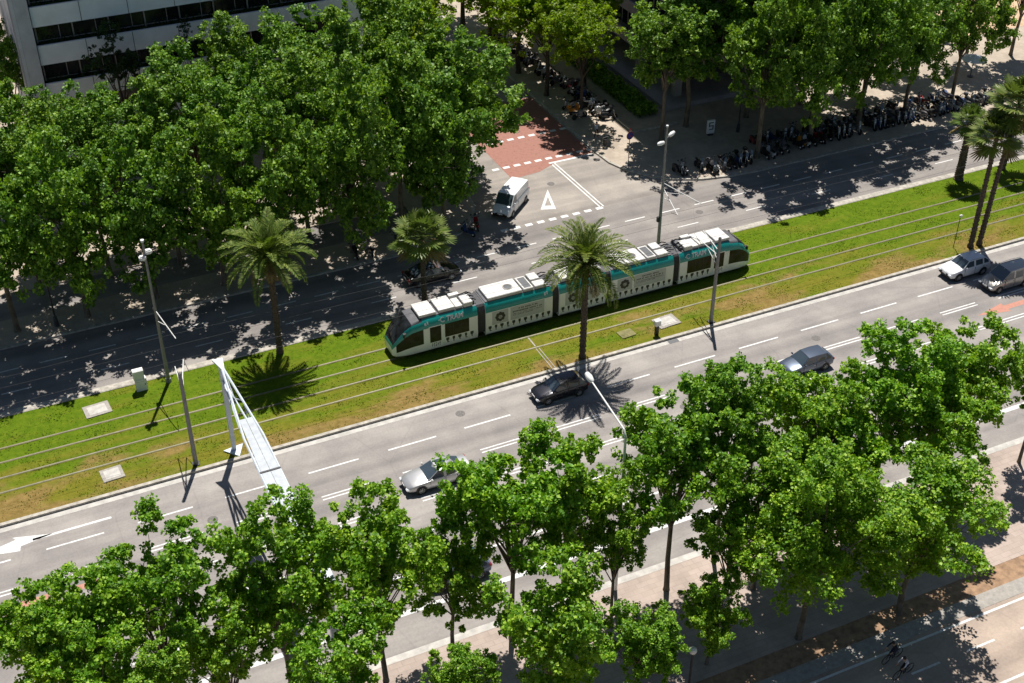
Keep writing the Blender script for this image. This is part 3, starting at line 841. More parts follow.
# hedge beside the dark building
def hedge():
    rng = np.random.default_rng(77)
    n = 9000
    P = np.stack([rng.uniform(65.0, 67.3, n), rng.uniform(107.6, 127.0, n), rng.uniform(0.2, 1.15, n)], -1)
    P[:, 2] += 0.12*np.sin(P[:, 1]*1.7)
    nr = rng.normal(size=P.shape)+np.array([-.2, -.2, .8]); nr /= np.linalg.norm(nr, axis=1, keepdims=True)
    t = np.cross(nr, rng.normal(size=P.shape)); t /= np.linalg.norm(t, axis=1, keepdims=True); s = np.cross(nr, t)
    z = rng.uniform(0.1, 0.22, n)[:, None]
    v = np.stack([P-t*z, P+s*z*.7, P+t*z, P-s*z*.7], 1).reshape(-1, 3)
    me = bpy.data.meshes.new('hedge'); me.from_pydata(v.tolist(), [], np.arange(4*n).reshape(-1, 4).tolist()); me.materials.append(M['leafup'])
    tag(link(bpy.data.objects.new('hedge', me)), 'clipped green hedge between the corner pavement and the dark building terrace', 'hedge')
hedge()

# ------------------------------------------------------------------ buildings
PI = math.pi
def office():
    x0, x1, y0, y1 = 7.0, 39.6, 120.0, 136.0
    t = thing('office_block', 'pale grey office block with long white parapets and dark window bands behind the trees', 'building', (x0, y0, 0.13))
    W, D = x1-x0, y1-y0
    b = MB(); b.box((W/2, D/2+0.9, 13.0), (W-0.6, D-1.8, 26.0)); b.build('wall', M['bldframe'], t)
    bottoms = [0.3, 3.95, 7.65, 11.35, 15.0, 18.7, 22.4]
    for zb in bottoms:
        b = MB()
        b.box(((1.15+W-1.6)/2+0.2, 0.12, zb+0.93), (W-2.6, 0.24, 1.86))
        b.box((W/2, 0.8, zb+0.05), (W-1.0, 1.2, 0.18))
        p = b.build('parapet', M['bldwhite'], t)
        j = MB()
        for k in range(1, 7): j.box((1.3+k*(W-2.6)/7, -0.004, zb+0.93), (0.05, 0.03, 1.84))
        j.build('joint', M['bldframe'], p)
        if zb < 22:
            for k in range(9):
                xx = 1.4+(W-3.0)*(k+0.5)/9
                ww = (W-3.0)/9-0.22
                g = MB(); g.box((xx, 0.84, zb+2.77), (ww, 0.06, 1.78)); w = g.build('window', M['bldglass'], t)
                f = MB()
                f.box((xx-ww/2-0.06, 0.80, zb+2.77), (0.12, 0.16, 1.8)); f.box((xx, 0.80, zb+2.05), (ww, 0.1, 0.08)); f.box((xx+ww*0.16, 0.80, zb+2.77), (0.06, 0.1, 1.78))
                f.build('frame', M['bldgrey'], w)
    # planting along the parapet ledges
    rng = np.random.default_rng(5)
    for zb in (7.65, 11.35, 15.0):
        n = 1500
        P = np.stack([rng.uniform(1.6, W-2, n), rng.uniform(0.3, 0.62, n), zb+1.86+np.abs(rng.normal(0, 0.28, n))*(0.5+0.5*np.sin(rng.uniform(0, 30, n)))], -1)
        nr = rng.normal(size=P.shape); nr /= np.linalg.norm(nr, axis=1, keepdims=True)
        tt = np.cross(nr, rng.normal(size=P.shape)); tt /= np.linalg.norm(tt, axis=1, keepdims=True); s = np.cross(nr, tt)
        q = rng.uniform(0.06, 0.16, n)[:, None]
        v = np.stack([P-tt*q, P+s*q*.7, P+tt*q, P-s*q*.7], 1).reshape(-1, 3)
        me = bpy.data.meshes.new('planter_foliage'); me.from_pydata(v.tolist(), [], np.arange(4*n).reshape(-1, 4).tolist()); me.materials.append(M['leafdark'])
        o = link(bpy.data.objects.new('planter_foliage', me)); o.parent = t
    b = MB(); b.box((0.45, 0.5, 13.0), (1.5, 1.4, 26.0)); b.box((-0.3, D/2, 13), (0.3, D, 26)); b.build('pier', M['bldtile'], t)
    b = MB(); b.box((W-0.7, 0.6, 13.0), (2.0, 1.7, 26.0)); b.build('pier', M['bldwhite'], t)
    b = MB(); b.box((W/2, D/2, 26.1), (W, D, 0.25)); b.build('roof', M['bldgrey'], t)
office()

def dark_building():
    x0, y0 = 69.2, 108.6
    t = thing('concrete_building', 'dark concrete building with overhanging floors and corner terrace behind the hedge', 'building', (x0, y0, 0.13))
    W, D = 17.0, 34.0
    b = MB(); b.prism([(-0.9, -0.6), (W, -0.6), (W, D), (-0.9, D)], 0.0, 0.5); b.build('terrace', M['terrace'], t)
    b = MB(); b.box((W/2+2.2, D/2+2.2, 2.2), (W-4.4, D-4.4, 3.4)); b.build('wall', M['bldframe'], t)
    for zb in (3.9, 7.4, 10.9, 14.4, 17.9, 21.4, 24.9, 28.4):
        b = MB()
        b.box((0.11, D/2, zb+0.6), (0.22, D, 1.25)); b.box((W/2, 0.11, zb+0.6), (W-0.46, 0.22, 1.25))
        b.box((W/2, D/2, zb+0.13), (W-0.5, D-0.5, 0.26))
        b.build('parapet', M['bldgrey'], t)
        b = MB(); b.box((W/2+1.0, D/2+1.0, zb+1.95), (W-2.0, D-2.0, 3.1)); b.build('wall', M['bldglass'], t)
        b = MB()
        for k in range(1, 26): b.box((0.93, k*D/26+0.6, zb+1.95), (0.1, 0.07, 3.1))
        for k in range(1, 13): b.box((1.0+k*(W-2)/13, 0.93, zb+1.95), (0.07, 0.1, 3.1))
        b.build('window_frame', M['bldgrey'], t)
    for y in (1.6, 9.5, 17.5, 25.5):
        b = MB(); b.box((1.9, y, 2.2), (0.8, 0.8, 3.45)); b.build('column', M['bldgrey'], t)
    b = MB(); b.box((W/2, D/2, 32.1), (W, D, 0.3)); b.build('roof', M['bldgrey'], t)
dark_building()

# ------------------------------------------------------------------ tram
def text_mesh(body, size, name, mat, parent, mtx, shear=0.0, thick=0.004, bold=0.02):
    cu = bpy.data.curves.new('lettering', 'FONT'); cu.body = body; cu.size = size; cu.extrude = thick; cu.shear = shear; cu.offset = bold*size
    cu.resolution_u = 3
    o = bpy.data.objects.new('lettering', cu); COL.objects.link(o)
    dg = bpy.context.evaluated_depsgraph_get()
    me = bpy.data.meshes.new_from_object(o.evaluated_get(dg))
    bpy.data.objects.remove(o)
    me.materials.clear(); me.materials.append(mat)
    me.transform(mtx)
    r = link(bpy.data.objects.new(name, me))
    if parent is not None: r.parent = parent
    return r

def basis(o, x, y):
    x = Vector(x).normalized(); z = x.cross(Vector(y)).normalized(); y = z.cross(x)
    m = Matrix.Identity(4)
    for i in range(3): m[i][0], m[i][1], m[i][2], m[i][3] = x[i], y[i], z[i], o[i]
    return m

HW = 1.325
def tsec(x, w=HW, zt=3.25, zb=0.3):
    """tram cross-section, near side first, over the roof, far side"""
    k = w/HW
    zs = [zb, 0.55, 1.05, 2.42, 2.62, 3.02, 3.17, 3.2]
    ys = [1.25*k, w, w, w, 1.30*k, 1.14*k, 0.98*k, 0.0]
    sc = (zt-zb)/(3.25-0.3)
    zs = [zb+(z-0.3)*sc for z in zs]
    L = [(x, -y, z) for y, z in zip(ys, zs)]
    return L + [(x, y, z) for y, z in list(zip(ys, zs))[-2::-1]]
TM = [M['tramwhite'], M['teal'], M['tramroof'], M['tramglass']]
def tmf(i, j):
    if j in (0, 1, 2, 11, 12, 13, 14): return 0
    if j in (3, 4, 5, 8, 9, 10): return 1
    return 2

def tram():
    T = thing('tram', 'long white and teal five section tram on the grassed track', 'tram', (42.8, 79.05, 0.135))
    spans = [(-16.5, -9.4, 'cab'), (-8.7, -2.8, 'mid'), (-2.2, 2.1, 'mid'), (2.6, 8.5, 'mid'), (9.1, 16.5, 'cab')]
    def side_panel(par, name, mat, x0, x1, z0, z1, s, off=0.012, th=0.02):
        b = MB(); b.box(((x0+x1)/2, s*(HW+off-th/2), (z0+z1)/2), (x1-x0, th, z1-z0)); return b.build(name, mat, par)
    for idx, (a, c, kind) in enumerate(spans):
        b = MB()
        if kind == 'mid':
            b.loft([tsec(a), tsec(c)], mf=tmf)
            m = b.build('car_module', TM, T, 30)
        else:
            f = -1 if idx == 0 else 1
            nose = a if f < 0 else c; back = c if f < 0 else a
            prof = [(0.0, 0.80, 1.05, .38), (0.08, 0.96, 1.38, .33), (0.28, 1.09, 1.75, .3), (0.62, 1.2, 2.25, .3), (1.05, 1.28, 2.75, .3), (1.6, HW, 3.10, .3), (2.5, HW, 3.22, .3), (3.0, HW, 3.25, .3)]
            secs = [tsec(nose-f*d, w, zt, zb) for d, w, zt, zb in prof] + [tsec(back)]
            n = len(secs)
            def cmf(i, j):
                if i < 1: return 1 if 3 <= j <= 10 else 0
                if i < 6:
                    if j in (0, 1, 12, 13, 14): return 0
                    if j in (2, 11): return 3 if 2 <= i < 6 else 0
                    if j in (3, 4, 9, 10): return 1
                    return 3 if i < 5 else 2
                return tmf(i, j)
            if f > 0: secs = secs[::-1]
            b.loft(secs, mf=(lambda i, j: cmf(i, j)) if f < 0 else (lambda i, j: cmf(n-2-i, j)))
            m = b.build('car_module', TM, T, 40)
            # cab side glass, door and passenger windows on both sides
            for s in (-1, 1):
                xs = lambda d: nose-f*d
                b = MB()
                y = s*(HW+0.012)
                b.box((xs(2.58), s*(HW+0.004), 1.6), (0.10, 0.02, 1.65)); b.build('cab_pillar', M['tramwhite'], m)
                d0, d1 = sorted((xs(2.95), xs(4.05)))
                dm = side_panel(m, 'door', M['tramwhite'], d0, d1, 0.5, 2.5, s, 0.014)
                side_panel(dm, 'door_glass', M['tramglass'], d0+0.08, d1-0.08, 1.0, 2.42, s, 0.022)
                w0, w1 = sorted((xs(4.3), back+f*0.75))
                side_panel(m, 'window', M['tramglass'], w0, w1, 1.18, 2.42, s, 0.016)
                for k in range(1, 3): side_panel(m, 'window_bar', M['black'], w0+(w1-w0)*k/3-0.03, w0+(w1-w0)*k/3+0.03, 1.2, 2.4, s, 0.022)
                b = MB()
                b.lathe((nose-f*0.16, s*0.62, 0.72), (f, s*0.3, 0.15), [(0, 0.14), (0.05, 0.13), (0.06, 0.02)], 10)
                b.build('headlight', M['headlight'], m)
                b = MB(); b.box((nose-f*0.85, s*1.42, 2.35), (0.12, 0.22, 0.34)); b.box((nose-f*0.95, s*1.33, 2.45), (0.2, 0.2, 0.05)); b.build('mirror', M['black'], m)
            b = MB(); b.box((nose-f*1.62, 0, 2.86), (0.5, 1.3, 0.05)); b.build('destination_panel', M['black'], m)
            # print on the small lower door film
            b = MB()
            d0, d1 = sorted((xs(3.1), xs(3.9)))
            for k in range(5):
                for q in range(4): b.box((d0+0.1+k*0.16, -(HW+0.017), 0.62+q*0.09), (0.12*((k*7+q*5) % 3+1)/3, 0.01, 0.06))
            b.build('advert_print', M['adgrey'], m)
        # row of small dark emblems along the skirt
        lo, hi = (a+0.35, c-0.2) if kind == 'mid' else ((nose+4.5, c-0.15) if f < 0 else (a+0.25, nose-4.5))
        for s in (-1, 1):
            b = MB(); k = 0
            x = lo
            while x < hi:
                y = s*(HW+0.012)
                w = (0.26, 0.2, 0.28, 0.17)[k % 4]
                b.box((x, y, 0.98), (w, 0.012, 0.22)); b.box((x, y, 0.84), (w*0.6, 0.012, 0.08)); b.box((x, y, 0.72), (0.07, 0.012, 0.18))
                if k % 3 == 0: b.box((x+0.06, y, 0.66), (0.16, 0.012, 0.05))
                x += 0.52; k += 1
            b.build('advert_print', M['adink'], m)
            if kind == 'mid':
                # grey film over windows and doors with a rosette and lines of print
                Lm = c-a
                side_panel(m, 'advert_panel', M['ad'], a+0.55, a+1.95, 1.15, 2.36, s, 0.008)
                side_panel(m, 'advert_panel', M['ad'], a+2.15, c-0.75, 1.15, 2.36, s, 0.008)
                dd = side_panel(m, 'door', M['tramwhite'], c-0.62, c-0.12, 0.5, 2.4, s, 0.012)
                b = MB(); cx, cz = (a+1.25, 1.78)
                for q in range(8):
                    an = q*math.pi/4
                    ox, oz = math.cos(an)*0.3, math.sin(an)*0.3
                    b.lathe((cx+ox, s*(HW+0.006), cz+oz), (0, s, 0), [(0, 0.15), (0.02, 0.15), (0.021, 0.0)], 10)
                b.lathe((cx, s*(HW+0.006), cz), (0, s, 0), [(0, 0.3), (0.021, 0.3), (0.022, 0.0)], 14)
                r = b.build('rosette', M['adink'], m)
                b = MB()
                b.box((cx, s*(HW+0.03), cz+0.08), (0.28, 0.01, 0.07)); b.box((cx, s*(HW+0.03), cz-0.04), (0.36, 0.01, 0.07)); b.box((cx, s*(HW+0.03), cz-0.15), (0.2, 0.01, 0.05))
                b.build('rosette_print', M['ad'], r)
                b = MB(); rr = random.Random(idx*3+s)
                for row, (zz, hh) in enumerate(((2.12, 0.13), (1.90, 0.13), (1.70, 0.07), (1.57, 0.07))):
                    x = a+2.35+(0.5 if row == 0 else 0.0); end = c-0.95-(0.5 if row in (0,) else (0.9 if row == 3 else 0))
                    while x < end:
                        w = rr.uniform(0.05, 0.11) if hh > .1 else rr.uniform(0.03, 0.08)
                        b.box((x+w/2, s*(HW+0.012), zz+rr.uniform(-.01, .01)), (w, 0.012, hh*rr.uniform(0.7, 1.0)))
                        x += w + (0.035 if rr.random() > 0.2 else 0.13)
                b.build('advert_print', M['adgrey'], m)
                for q in (0.0, Lm*0.62-0.4):
                    side_panel(m, 'window_bar', M['tramwhite'], a+1.98+q+0.02, a+2.12+q, 1.1, 2.4, s, 0.02)
            side_panel(m, 'skirt_line', M['adgrey'], a+0.06 if kind == 'mid' or idx > 0 else a+1.2, c-0.06 if kind == 'mid' or idx == 0 else c-1.2, 0.36, 0.39, s, 0.004) if kind == 'mid' else None
        # roof equipment
        def rbox(x0, x1, y0, y1, z0, z1, mat, name='roof_unit', bev=0.025):
            b = MB(); b.box(((x0+x1)/2, (y0+y1)/2, (z0+z1)/2), (x1-x0, y1-y0, z1-z0)); return b.build(name, mat, m, 30, bev)
        b = MB(); b.box(((a+c)/2 if kind == 'mid' else (a+c)/2-f*1.1, 0, 3.2), ((c-a)-0.2 if kind == 'mid' else (c-a)-2.9, 1.9, 0.10)); b.build('roof_deck', M['tramroof'], m)
        if kind == 'cab':
            g = -f
            X = lambda d: nose+g*d
            def rb(d0, d1, *r, **k): q = sorted((X(d0), X(d1))); return rbox(q[0], q[1], *r, **k)
            rb(2.35, 3.75, -0.92, 0.92, 3.22, 3.46, M['roofwhite'])
            rb(4.0, 5.35, -0.90, 0.90, 3.22, 3.50, M['roofwhite'])
            rb(5.42, 6.0, -0.90, 0.35, 3.22, 3.46, M['roofwhite'])
            rb(5.45, 6.3, 0.5, 0.92, 3.22, 3.6, M['roofwhite'])
            rb(6.1, 6.85, -0.95, 0.2, 3.22, 3.62, M['roofwhite'])
            rb(6.9, 7.1, -0.7, 0.8, 3.22, 3.5, M['tramroof'])
            for yy in (-0.5, 0.0, 0.5):
                b = MB(); q = sorted((X(6.3), X(7.4))); b.tube([(X(6.2), yy, 3.5), (X(6.9), yy, 3.62), (X(7.3), yy, 3.4)], 0.05, 6); b.build('roof_cable', M['black'], m)
        elif Lm_big(a, c):
            rbox(a+0.35, a+3.35, -0.95, 0.95, 3.22, 3.50, M['roofwhite'])
            b = MB(); b.lathe((a+2.45, -0.05, 3.50), (0, 0, 1), [(0, 0.42), (0.03, 0.42), (0.03, 0.33), (0.01, 0.33)], 20); fr = b.build('fan_rim', M['concrete'], m)
            b = MB(); b.lathe((a+2.45, -0.05, 3.503), (0, 0, 1), [(0, 0.33), (0.012, 0.31), (0.02, 0.0)], 20); b.build('fan', M['adgrey'], fr)
            g = rbox(a+3.5, a+4.35, -0.95, 0.9, 3.22, 3.5, M['roofwhite'])
            b = MB()
            b.box((a+3.93, -0.02, 3.502), (0.62, 1.5, 0.02)); b.build('grille', M['adgrey'], g)
            rbox(a+4.5, a+5.5, -0.95, -0.15, 3.22, 3.52, M['roofwhite']); rbox(a+4.5, a+5.3, -0.02, 0.92, 3.22, 3.6, M['roofwhite'])
            b = MB()
            for yy in (-0.6, -0.2, 0.3, 0.7): b.tube([(c-0.45, yy, 3.45), (c-0.1, yy, 3.56), (c+0.3, yy, 3.4)], 0.05, 6)
            b.build('roof_cable', M['black'], m)
        else:
            rbox(a+0.3, a+1.9, -0.9, 0.6, 3.22, 3.55, M['roofwhite']); rbox(c-1.2, c-0.3, -0.85, 0.9, 3.22, 3.6, M['roofwhite'])
            # folded pantograph
            b = MB()
            for yy in (-0.5, 0.5):
                b.tube([(a+2.2, yy, 3.3), (a+2.9, yy*0.7, 3.75), (a+1.6, yy*0.9, 3.95)], 0.03, 6)
            b.box((a+1.6, 0, 4.0), (0.1, 1.6, 0.05)); b.box((a+1.9, 0, 4.0), (0.1, 1.6, 0.05)); b.box((a+2.3, 0, 3.35), (0.9, 1.1, 0.12))
            b.build('pantograph', M['black'], m)
        b = MB(); b.box(((a+c)/2, 0, 0.26), ((c-a)-(0.4 if kind == 'mid' else 2.4), 2.2, 0.3)); b.build('underframe', M['black'], m)
    for a, c in ((-9.4, -8.7), (-2.8, -2.2), (2.1, 2.6), (8.5, 9.1)):
        b = MB(); n = 6; secs = []
        for k in range(n*2+1):
            x = a-0.02+(c-a+0.04)*k/(n*2)
            w = 1.22 if k % 2 == 0 else 1.16
            secs.append(tsec(x, w, 3.2, 0.45))
        b.loft(secs, mf=lambda i, j: 0)
        b.build('gangway', M['bellows'], T)
    # name on the teal band of both cab sections, near and far side
    zc = 2.66
    for s in (-1, 1):
        for x0 in ((-12.7, 9.55) if s < 0 else (-10.2, 12.3)):
            o = (x0, s*1.305, zc); xd = (1, 0, 0) if s < 0 else (-1, 0, 0)
            m = basis((o[0]+(0.62 if s < 0 else -0.62), s*(1.318), zc), xd, (0, -s*0.37, 0.93))
            text_mesh('TRAM', 0.55, 'lettering', M['lampwhite'], T, m, 0.2, 0.006, 0.03)
            b = MB()
            mm = basis((o[0], s*1.318, zc), xd, (0, -s*0.37, 0.93))
            for k in range(9):
                a_ = RAD(60+k*30); b.box((0.36+0.17*math.cos(a_), 0.19+0.17*math.sin(a_), 0.0), (0.11, 0.075, 0.012), 0, a_+PI/2, mm)
            b.box((0.07, 0.19, 0), (0.08, 0.08, 0.012), 0, 0.6, mm)
            b.build('emblem', M['lampwhite'], T)
    for x0 in (-3.5, -15.0+1.2):
        b = MB(); mm = basis((x0, -1.31, 2.70), (1, 0, 0), (0, 0.37, 0.93))
        b.box((0, 0.1, 0), (0.16, 0.2, 0.012), 0, 0, mm); b.box((0.2, 0.16, 0), (0.1, 0.24, 0.012), 0, 0, mm); b.build('emblem', M['lampwhite'], T)
def Lm_big(a, c): return (c-a) > 5
tram()

# ------------------------------------------------------------------ cars
def car_paint(name, col, rough=0.28, metal=0.35):
    return pmat(name, col, rough, metal, var=0.04, scale=0.8, coat=0.7)
M['paint_black'] = car_paint('paint_black', (0.022, 0.022, 0.030), 0.27, 0.4)
M['paint_dark'] = car_paint('paint_dark', (0.012, 0.012, 0.016))
M['paint_silver'] = car_paint('paint_silver', (0.50, 0.50, 0.50), 0.3, 0.55)
M['paint_white'] = car_paint('paint_white', (0.76, 0.77, 0.78), 0.3, 0.0)
M['paint_grey'] = car_paint('paint_grey', (0.36, 0.345, 0.32), 0.34, 0.7)
M['paint_blue'] = car_paint('paint_blue', (0.09, 0.115, 0.16), 0.28, 0.5)
M['paint_navy'] = car_paint('paint_navy', (0.02, 0.04, 0.10), 0.28, 0.3)

def wheel(par, x, y, r, s):
    b = MB(); w = 0.20
    b.lathe((x, y-s*w/2, r), (0, s, 0), [(0, r*0.6), (0, r*0.93), (0.03, r), (w-0.03, r), (w, r*0.93), (w-0.01, r*0.68)], 20)
    wl = b.build('wheel', M['rubber'], par, 40)
    b = MB()
    b.lathe((x, y+s*(w/2-0.03), r), (0, s, 0), [(0, r*0.69), (0.012, r*0.66), (0.0, r*0.58)], 18)
    for k in range(7):
        a = k*2*math.pi/7
        c, sn = math.cos(a), math.sin(a)
        p0 = Vector((x+c*r*0.1, y+s*(w/2-0.015), r+sn*r*0.1)); p1 = Vector((x+c*r*0.62, y+s*(w/2-0.02), r+sn*r*0.62))
        b.tube([p0, p1], [r*0.085, r*0.06], 5)
    b.lathe((x, y+s*(w/2-0.03), r), (0, s, 0), [(0, 0.0), (0.02, r*0.16), (0.03, 0.0)], 10)
    b.build('rim', M['rim'], wl, 40)

def car(name, label, cat, x, y, rz, p, paint, roofmat=None, z0=0.005):
    t = thing(name, label, cat, (x, y, z0), rz)
    L, W, H = p['L'], p['W'], p['H']
    h = W/2
    body = [M[paint], M['black']]
    st = p['stations']   # (x, half width factor, top z, bottom z)
    b = MB(); secs = []
    for xx, k, zt, zb in st:
        w = h*k; crown = 0.03
        zm = zb+(zt-zb)*0.55
        half = [(w*0.80, zb), (w*0.965, zb+0.10), (w*0.995, zb+(zt-zb)*0.35), (w, zm), (w*0.975, zt-0.13), (w*0.93, zt-0.035), (w*0.82, zt), (w*0.4, zt+crown), (0, zt+crown*1.2)]
        secs.append([(xx, -yy, zz) for yy, zz in half] + [(xx, yy, zz) for yy, zz in half[-2::-1]])
    b.loft(secs, mf=lambda i, j: 1 if j in (0, 15, 16) else 0)
    bo = b.build('body', body, t, 38)
    wx = p['wx']; r = p['r']
    for xx in wx:
        for s in (-1, 1):
            b = MB(); b.lathe((xx, s*(h-0.16), r+0.01), (0, s, 0), [(0, 0.05), (0.0, r+0.075), (0.155, r+0.075), (0.165, r+0.05), (0.158, r*0.2)], 20)
            b.build('wheel_arch', M['black'], bo, 40)
            wheel(t, xx, s*(h-0.075), r, s)
    # greenhouse
    ax, bx, cx, dx = p['glass']; zb1, zb2 = p['belt']; zr = H
    wb = h*0.90; wt = h*p.get('top', 0.70)
    b = MB()
    A = (ax, wb, zb1-0.03); D = (dx, wb, zb2-0.03); B = (bx, wt, zr-0.03); C = (cx, wt, zr-0.05)
    mid = (bx+cx)/2
    Mi = (mid, wt+0.01, zr)
    secs = []
    for q, bulge in ((A, 0), (B, 0.03), (Mi, 0.045), (C, 0.03), (D, 0)):
        low = zb1-0.05
        xl = q[0]
        secs.append([(xl, -q[1], q[2]), (xl, -q[1]*0.5, q[2]+bulge*0.8), (xl, 0, q[2]+bulge), (xl, q[1]*0.5, q[2]+bulge*0.8), (xl, q[1], q[2])])
    # roof + front and rear glass planes
    b.loft(secs, closed=False, cap=False)
    for s in (-1, 1):
        b.poly([(q[0], s*q[1], q[2]) for q in (A, B, Mi, C, D)])
    b.build('roof', [roofmat or M[paint]], t, 28)
    def panel(name, q, inset, mat, off=0.014, th=0.012):
        q = [Vector(v) for v in q]; g = sum(q, Vector())/len(q)
        n = (q[1]-q[0]).cross(q[2]-q[0]).normalized()
        if n.dot(g-Vector((mid, 0, zb1-0.3))) < 0: n = -n
        v = [g+(p_-g)*(1-inset) + n*off for p_ in q]
        b = MB(); b.poly(v); k = len(v)
        lo = [p_-n*(th+off) for p_ in v]
        for i in range(k): b.quad(v[i], v[(i+1) % k], lo[(i+1) % k], lo[i])
        return b.build(name, mat, t)
    sy = lambda q, s: (q[0], s*q[1], q[2])
    panel('windscreen', [sy(A, -1), sy(A, 1), (B[0], B[1], B[2]), (B[0], 0, B[2]+0.03), (B[0], -B[1], B[2])], 0.08, M['glass'], 0.02)
    if p.get('rearglass', True):
        panel('rear_window', [sy(D, -1), sy(D, 1), sy(C, 1), sy(C, -1)], 0.14, M['glass'], 0.02)
    # side windows split by the pillars
    def along(u, low): # point on lower or upper line
        if low: return Vector(A).lerp(Vector(D), u)
        return Vector(B).lerp(Vector(C), u)
    def at_x(xv, low):
        a_, d_ = (Vector(A), Vector(D)) if low else (Vector(B), Vector(C))
        if low: return a_.lerp(d_, (xv-ax)/(dx-ax))
        if xv > bx: return Vector(A).lerp(Vector(B), (xv-ax)/(bx-ax))
        if xv < cx: return Vector(D).lerp(Vector(C), (xv-dx)/(cx-dx))
        return Vector(B).lerp(Vector(C), (xv-bx)/(cx-bx))
    xs = p['pillars']
    for s in (-1, 1):
        for x_f, x_r in zip(xs[:-1], xs[1:]):
            f1, r1 = x_f-0.04, x_r+0.04
            q = [at_x(f1, True), at_x(r1, True)]
            top = [at_x(r1, False)]
            if r1 < cx < f1: top.append(Vector(C))
            if r1 < bx < f1: top.append(Vector(B))
            top.append(at_x(f1, False))
            q = [Vector((v.x, s*v.y, v.z)) for v in q+top]
            panel('side_window', q, 0.12, M['glass'], 0.012)
        if p.get('rails'):
            b = MB(); b.tube([(bx-0.1, s*(wt+0.0), zr+0.03), (mid, s*(wt+0.02), zr+0.085), (cx+0.1, s*(wt+0.0), zr+0.03)], 0.022, 6); b.build('roof_rail', M['rim'], t)
        m_ = at_x(xs[0]-0.12, True)
        b = MB(); b.box((m_.x, s*(m_.y+0.14), m_.z+0.12), (0.12, 0.2, 0.14)); b.build('mirror', [M[paint]], t, 30, 0.03)
        # lamps
        x0, k0, z0_, _ = st[-1]; x1, k1, z1_, _ = st[-2]
        b = MB(); b.box((x1+0.02, s*h*k1*0.80, z1_-0.15), (0.30, 0.34, 0.14)); b.build('headlight', M['headlight'], t, 30, 0.04)
        xr, kr, zr_, _ = st[1]
        b = MB(); b.box((xr-0.01, s*h*kr*0.86, zr_-0.16), (0.16, 0.26, 0.2)); b.build('taillight', M['taillight'], t, 30, 0.03)
        for xx in p.get('handles', ()):
            b = MB(); b.box((xx, s*(h*0.985), zb1-0.17), (0.2, 0.04, 0.035)); b.build('door_handle', M['rim'] if paint != 'paint_white' else M['plate'], t)
        for xx in p.get('seams', ()):
            b = MB(); b.box((xx, s*(h*0.985), (zb1+0.3)/2+0.02), (0.018, 0.04, zb1-0.42)); b.build('door_seam', M['black'], bo)
    x0, k0, zt0, zb0 = st[-1]
    b = MB(); b.box((x0+0.0, 0, zb0+(zt0-zb0)*0.62), (0.06, h*k0*1.15, 0.16)); b.build('grille', M['black'], t, 30, 0.02)
    b = MB(); b.box((x0-0.02, 0, zb0+0.10), (0.10, h*1.5, 0.12)); b.build('bumper', M['black'], t, 30, 0.03)
    b = MB(); b.box((x0+0.045, 0, zb0+0.26), (0.02, 0.5, 0.11)); b.build('number_plate', M['plate'], t)
    b = MB(); b.box((st[0][0]-0.03, 0, zb0+0.42), (0.02, 0.5, 0.11)); b.build('number_plate', M['plate'], t)
    if p.get('sunroof'):
        a_, c_ = p['sunroof']
        b = MB(); b.box(((a_+c_)/2, 0, zr+0.042), (abs(c_-a_), wt*1.35, 0.02)); b.build('sunroof', M['glass'], t)
    return t

HATCH = dict(L=4.25, W=1.76, H=1.46, r=0.31, wx=(-1.28, 1.31), belt=(0.93, 0.99), glass=(0.92, 0.22, -1.42, -1.95), pillars=(0.80, -0.36, -1.30, -1.82), top=0.70,
    stations=[(-2.1, .82, .86, .40), (-2.02, .92, .97, .28), (-1.7, .98, 1.0, .22), (-0.6, 1.0, .97, .19), (0.7, 1.0, .94, .19), (1.25, .99, .86, .20), (1.75, .96, .75, .22), (2.02, .86, .65, .24), (2.12, .72, .56, .30)], handles=(-0.2, -1.1), seams=(0.78, -0.36, -1.25))
SALOON = dict(L=4.85, W=1.86, H=1.45, r=0.33, wx=(-1.42, 1.46), belt=(0.93, 0.98), glass=(0.98, 0.16, -1.05, -1.86), pillars=(0.82, -0.34, -1.18, -1.62), top=0.70, sunroof=(0.02, -0.62),
    stations=[(-2.42, .80, .84, .42), (-2.33, .92, .98, .30), (-1.9, .98, 1.0, .23), (-0.6, 1.0, .96, .19), (0.75, 1.0, .94, .19), (1.4, .99, .88, .20), (2.0, .95, .77, .22), (2.32, .84, .66, .25), (2.43, .66, .57, .30)], handles=(-0.25, -1.15), seams=(0.8, -0.34, -1.2))
SUV = dict(L=4.4, W=1.83, H=1.60, r=0.345, wx=(-1.28, 1.33), belt=(1.04, 1.12), glass=(0.95, 0.28, -1.45, -2.05), pillars=(0.80, -0.32, -1.25, -1.86), top=0.72, rails=True,
    stations=[(-2.18, .80, .95, .46), (-2.08, .92, 1.1, .34), (-1.7, .98, 1.13, .27), (-0.6, 1.0, 1.08, .23), (0.7, 1.0, 1.05, .23), (1.3, .99, .99, .24), (1.8, .96, .89, .26), (2.1, .86, .78, .28), (2.2, .70, .66, .36)], handles=(-0.2, -1.1), seams=(0.78, -0.32, -1.25))
MPV = dict(L=4.5, W=1.82, H=1.80, r=0.32, wx=(-1.32, 1.42), belt=(1.08, 1.12), glass=(1.22, 0.40, -2.02, -2.22), pillars=(0.98, -0.10, -1.12, -2.0), top=0.80, rails=True,
    stations=[(-2.27, .90, 1.06, .40), (-2.22, .96, 1.14, .28), (-1.9, .99, 1.14, .22), (-0.6, 1.0, 1.12, .2), (0.95, 1.0, 1.09, .2), (1.45, .98, .99, .21), (1.9, .95, .86, .22), (2.15, .86, .72, .25), (2.26, .72, .6, .32)], handles=(0.0, -1.0), seams=(0.95, -0.10, -1.12))
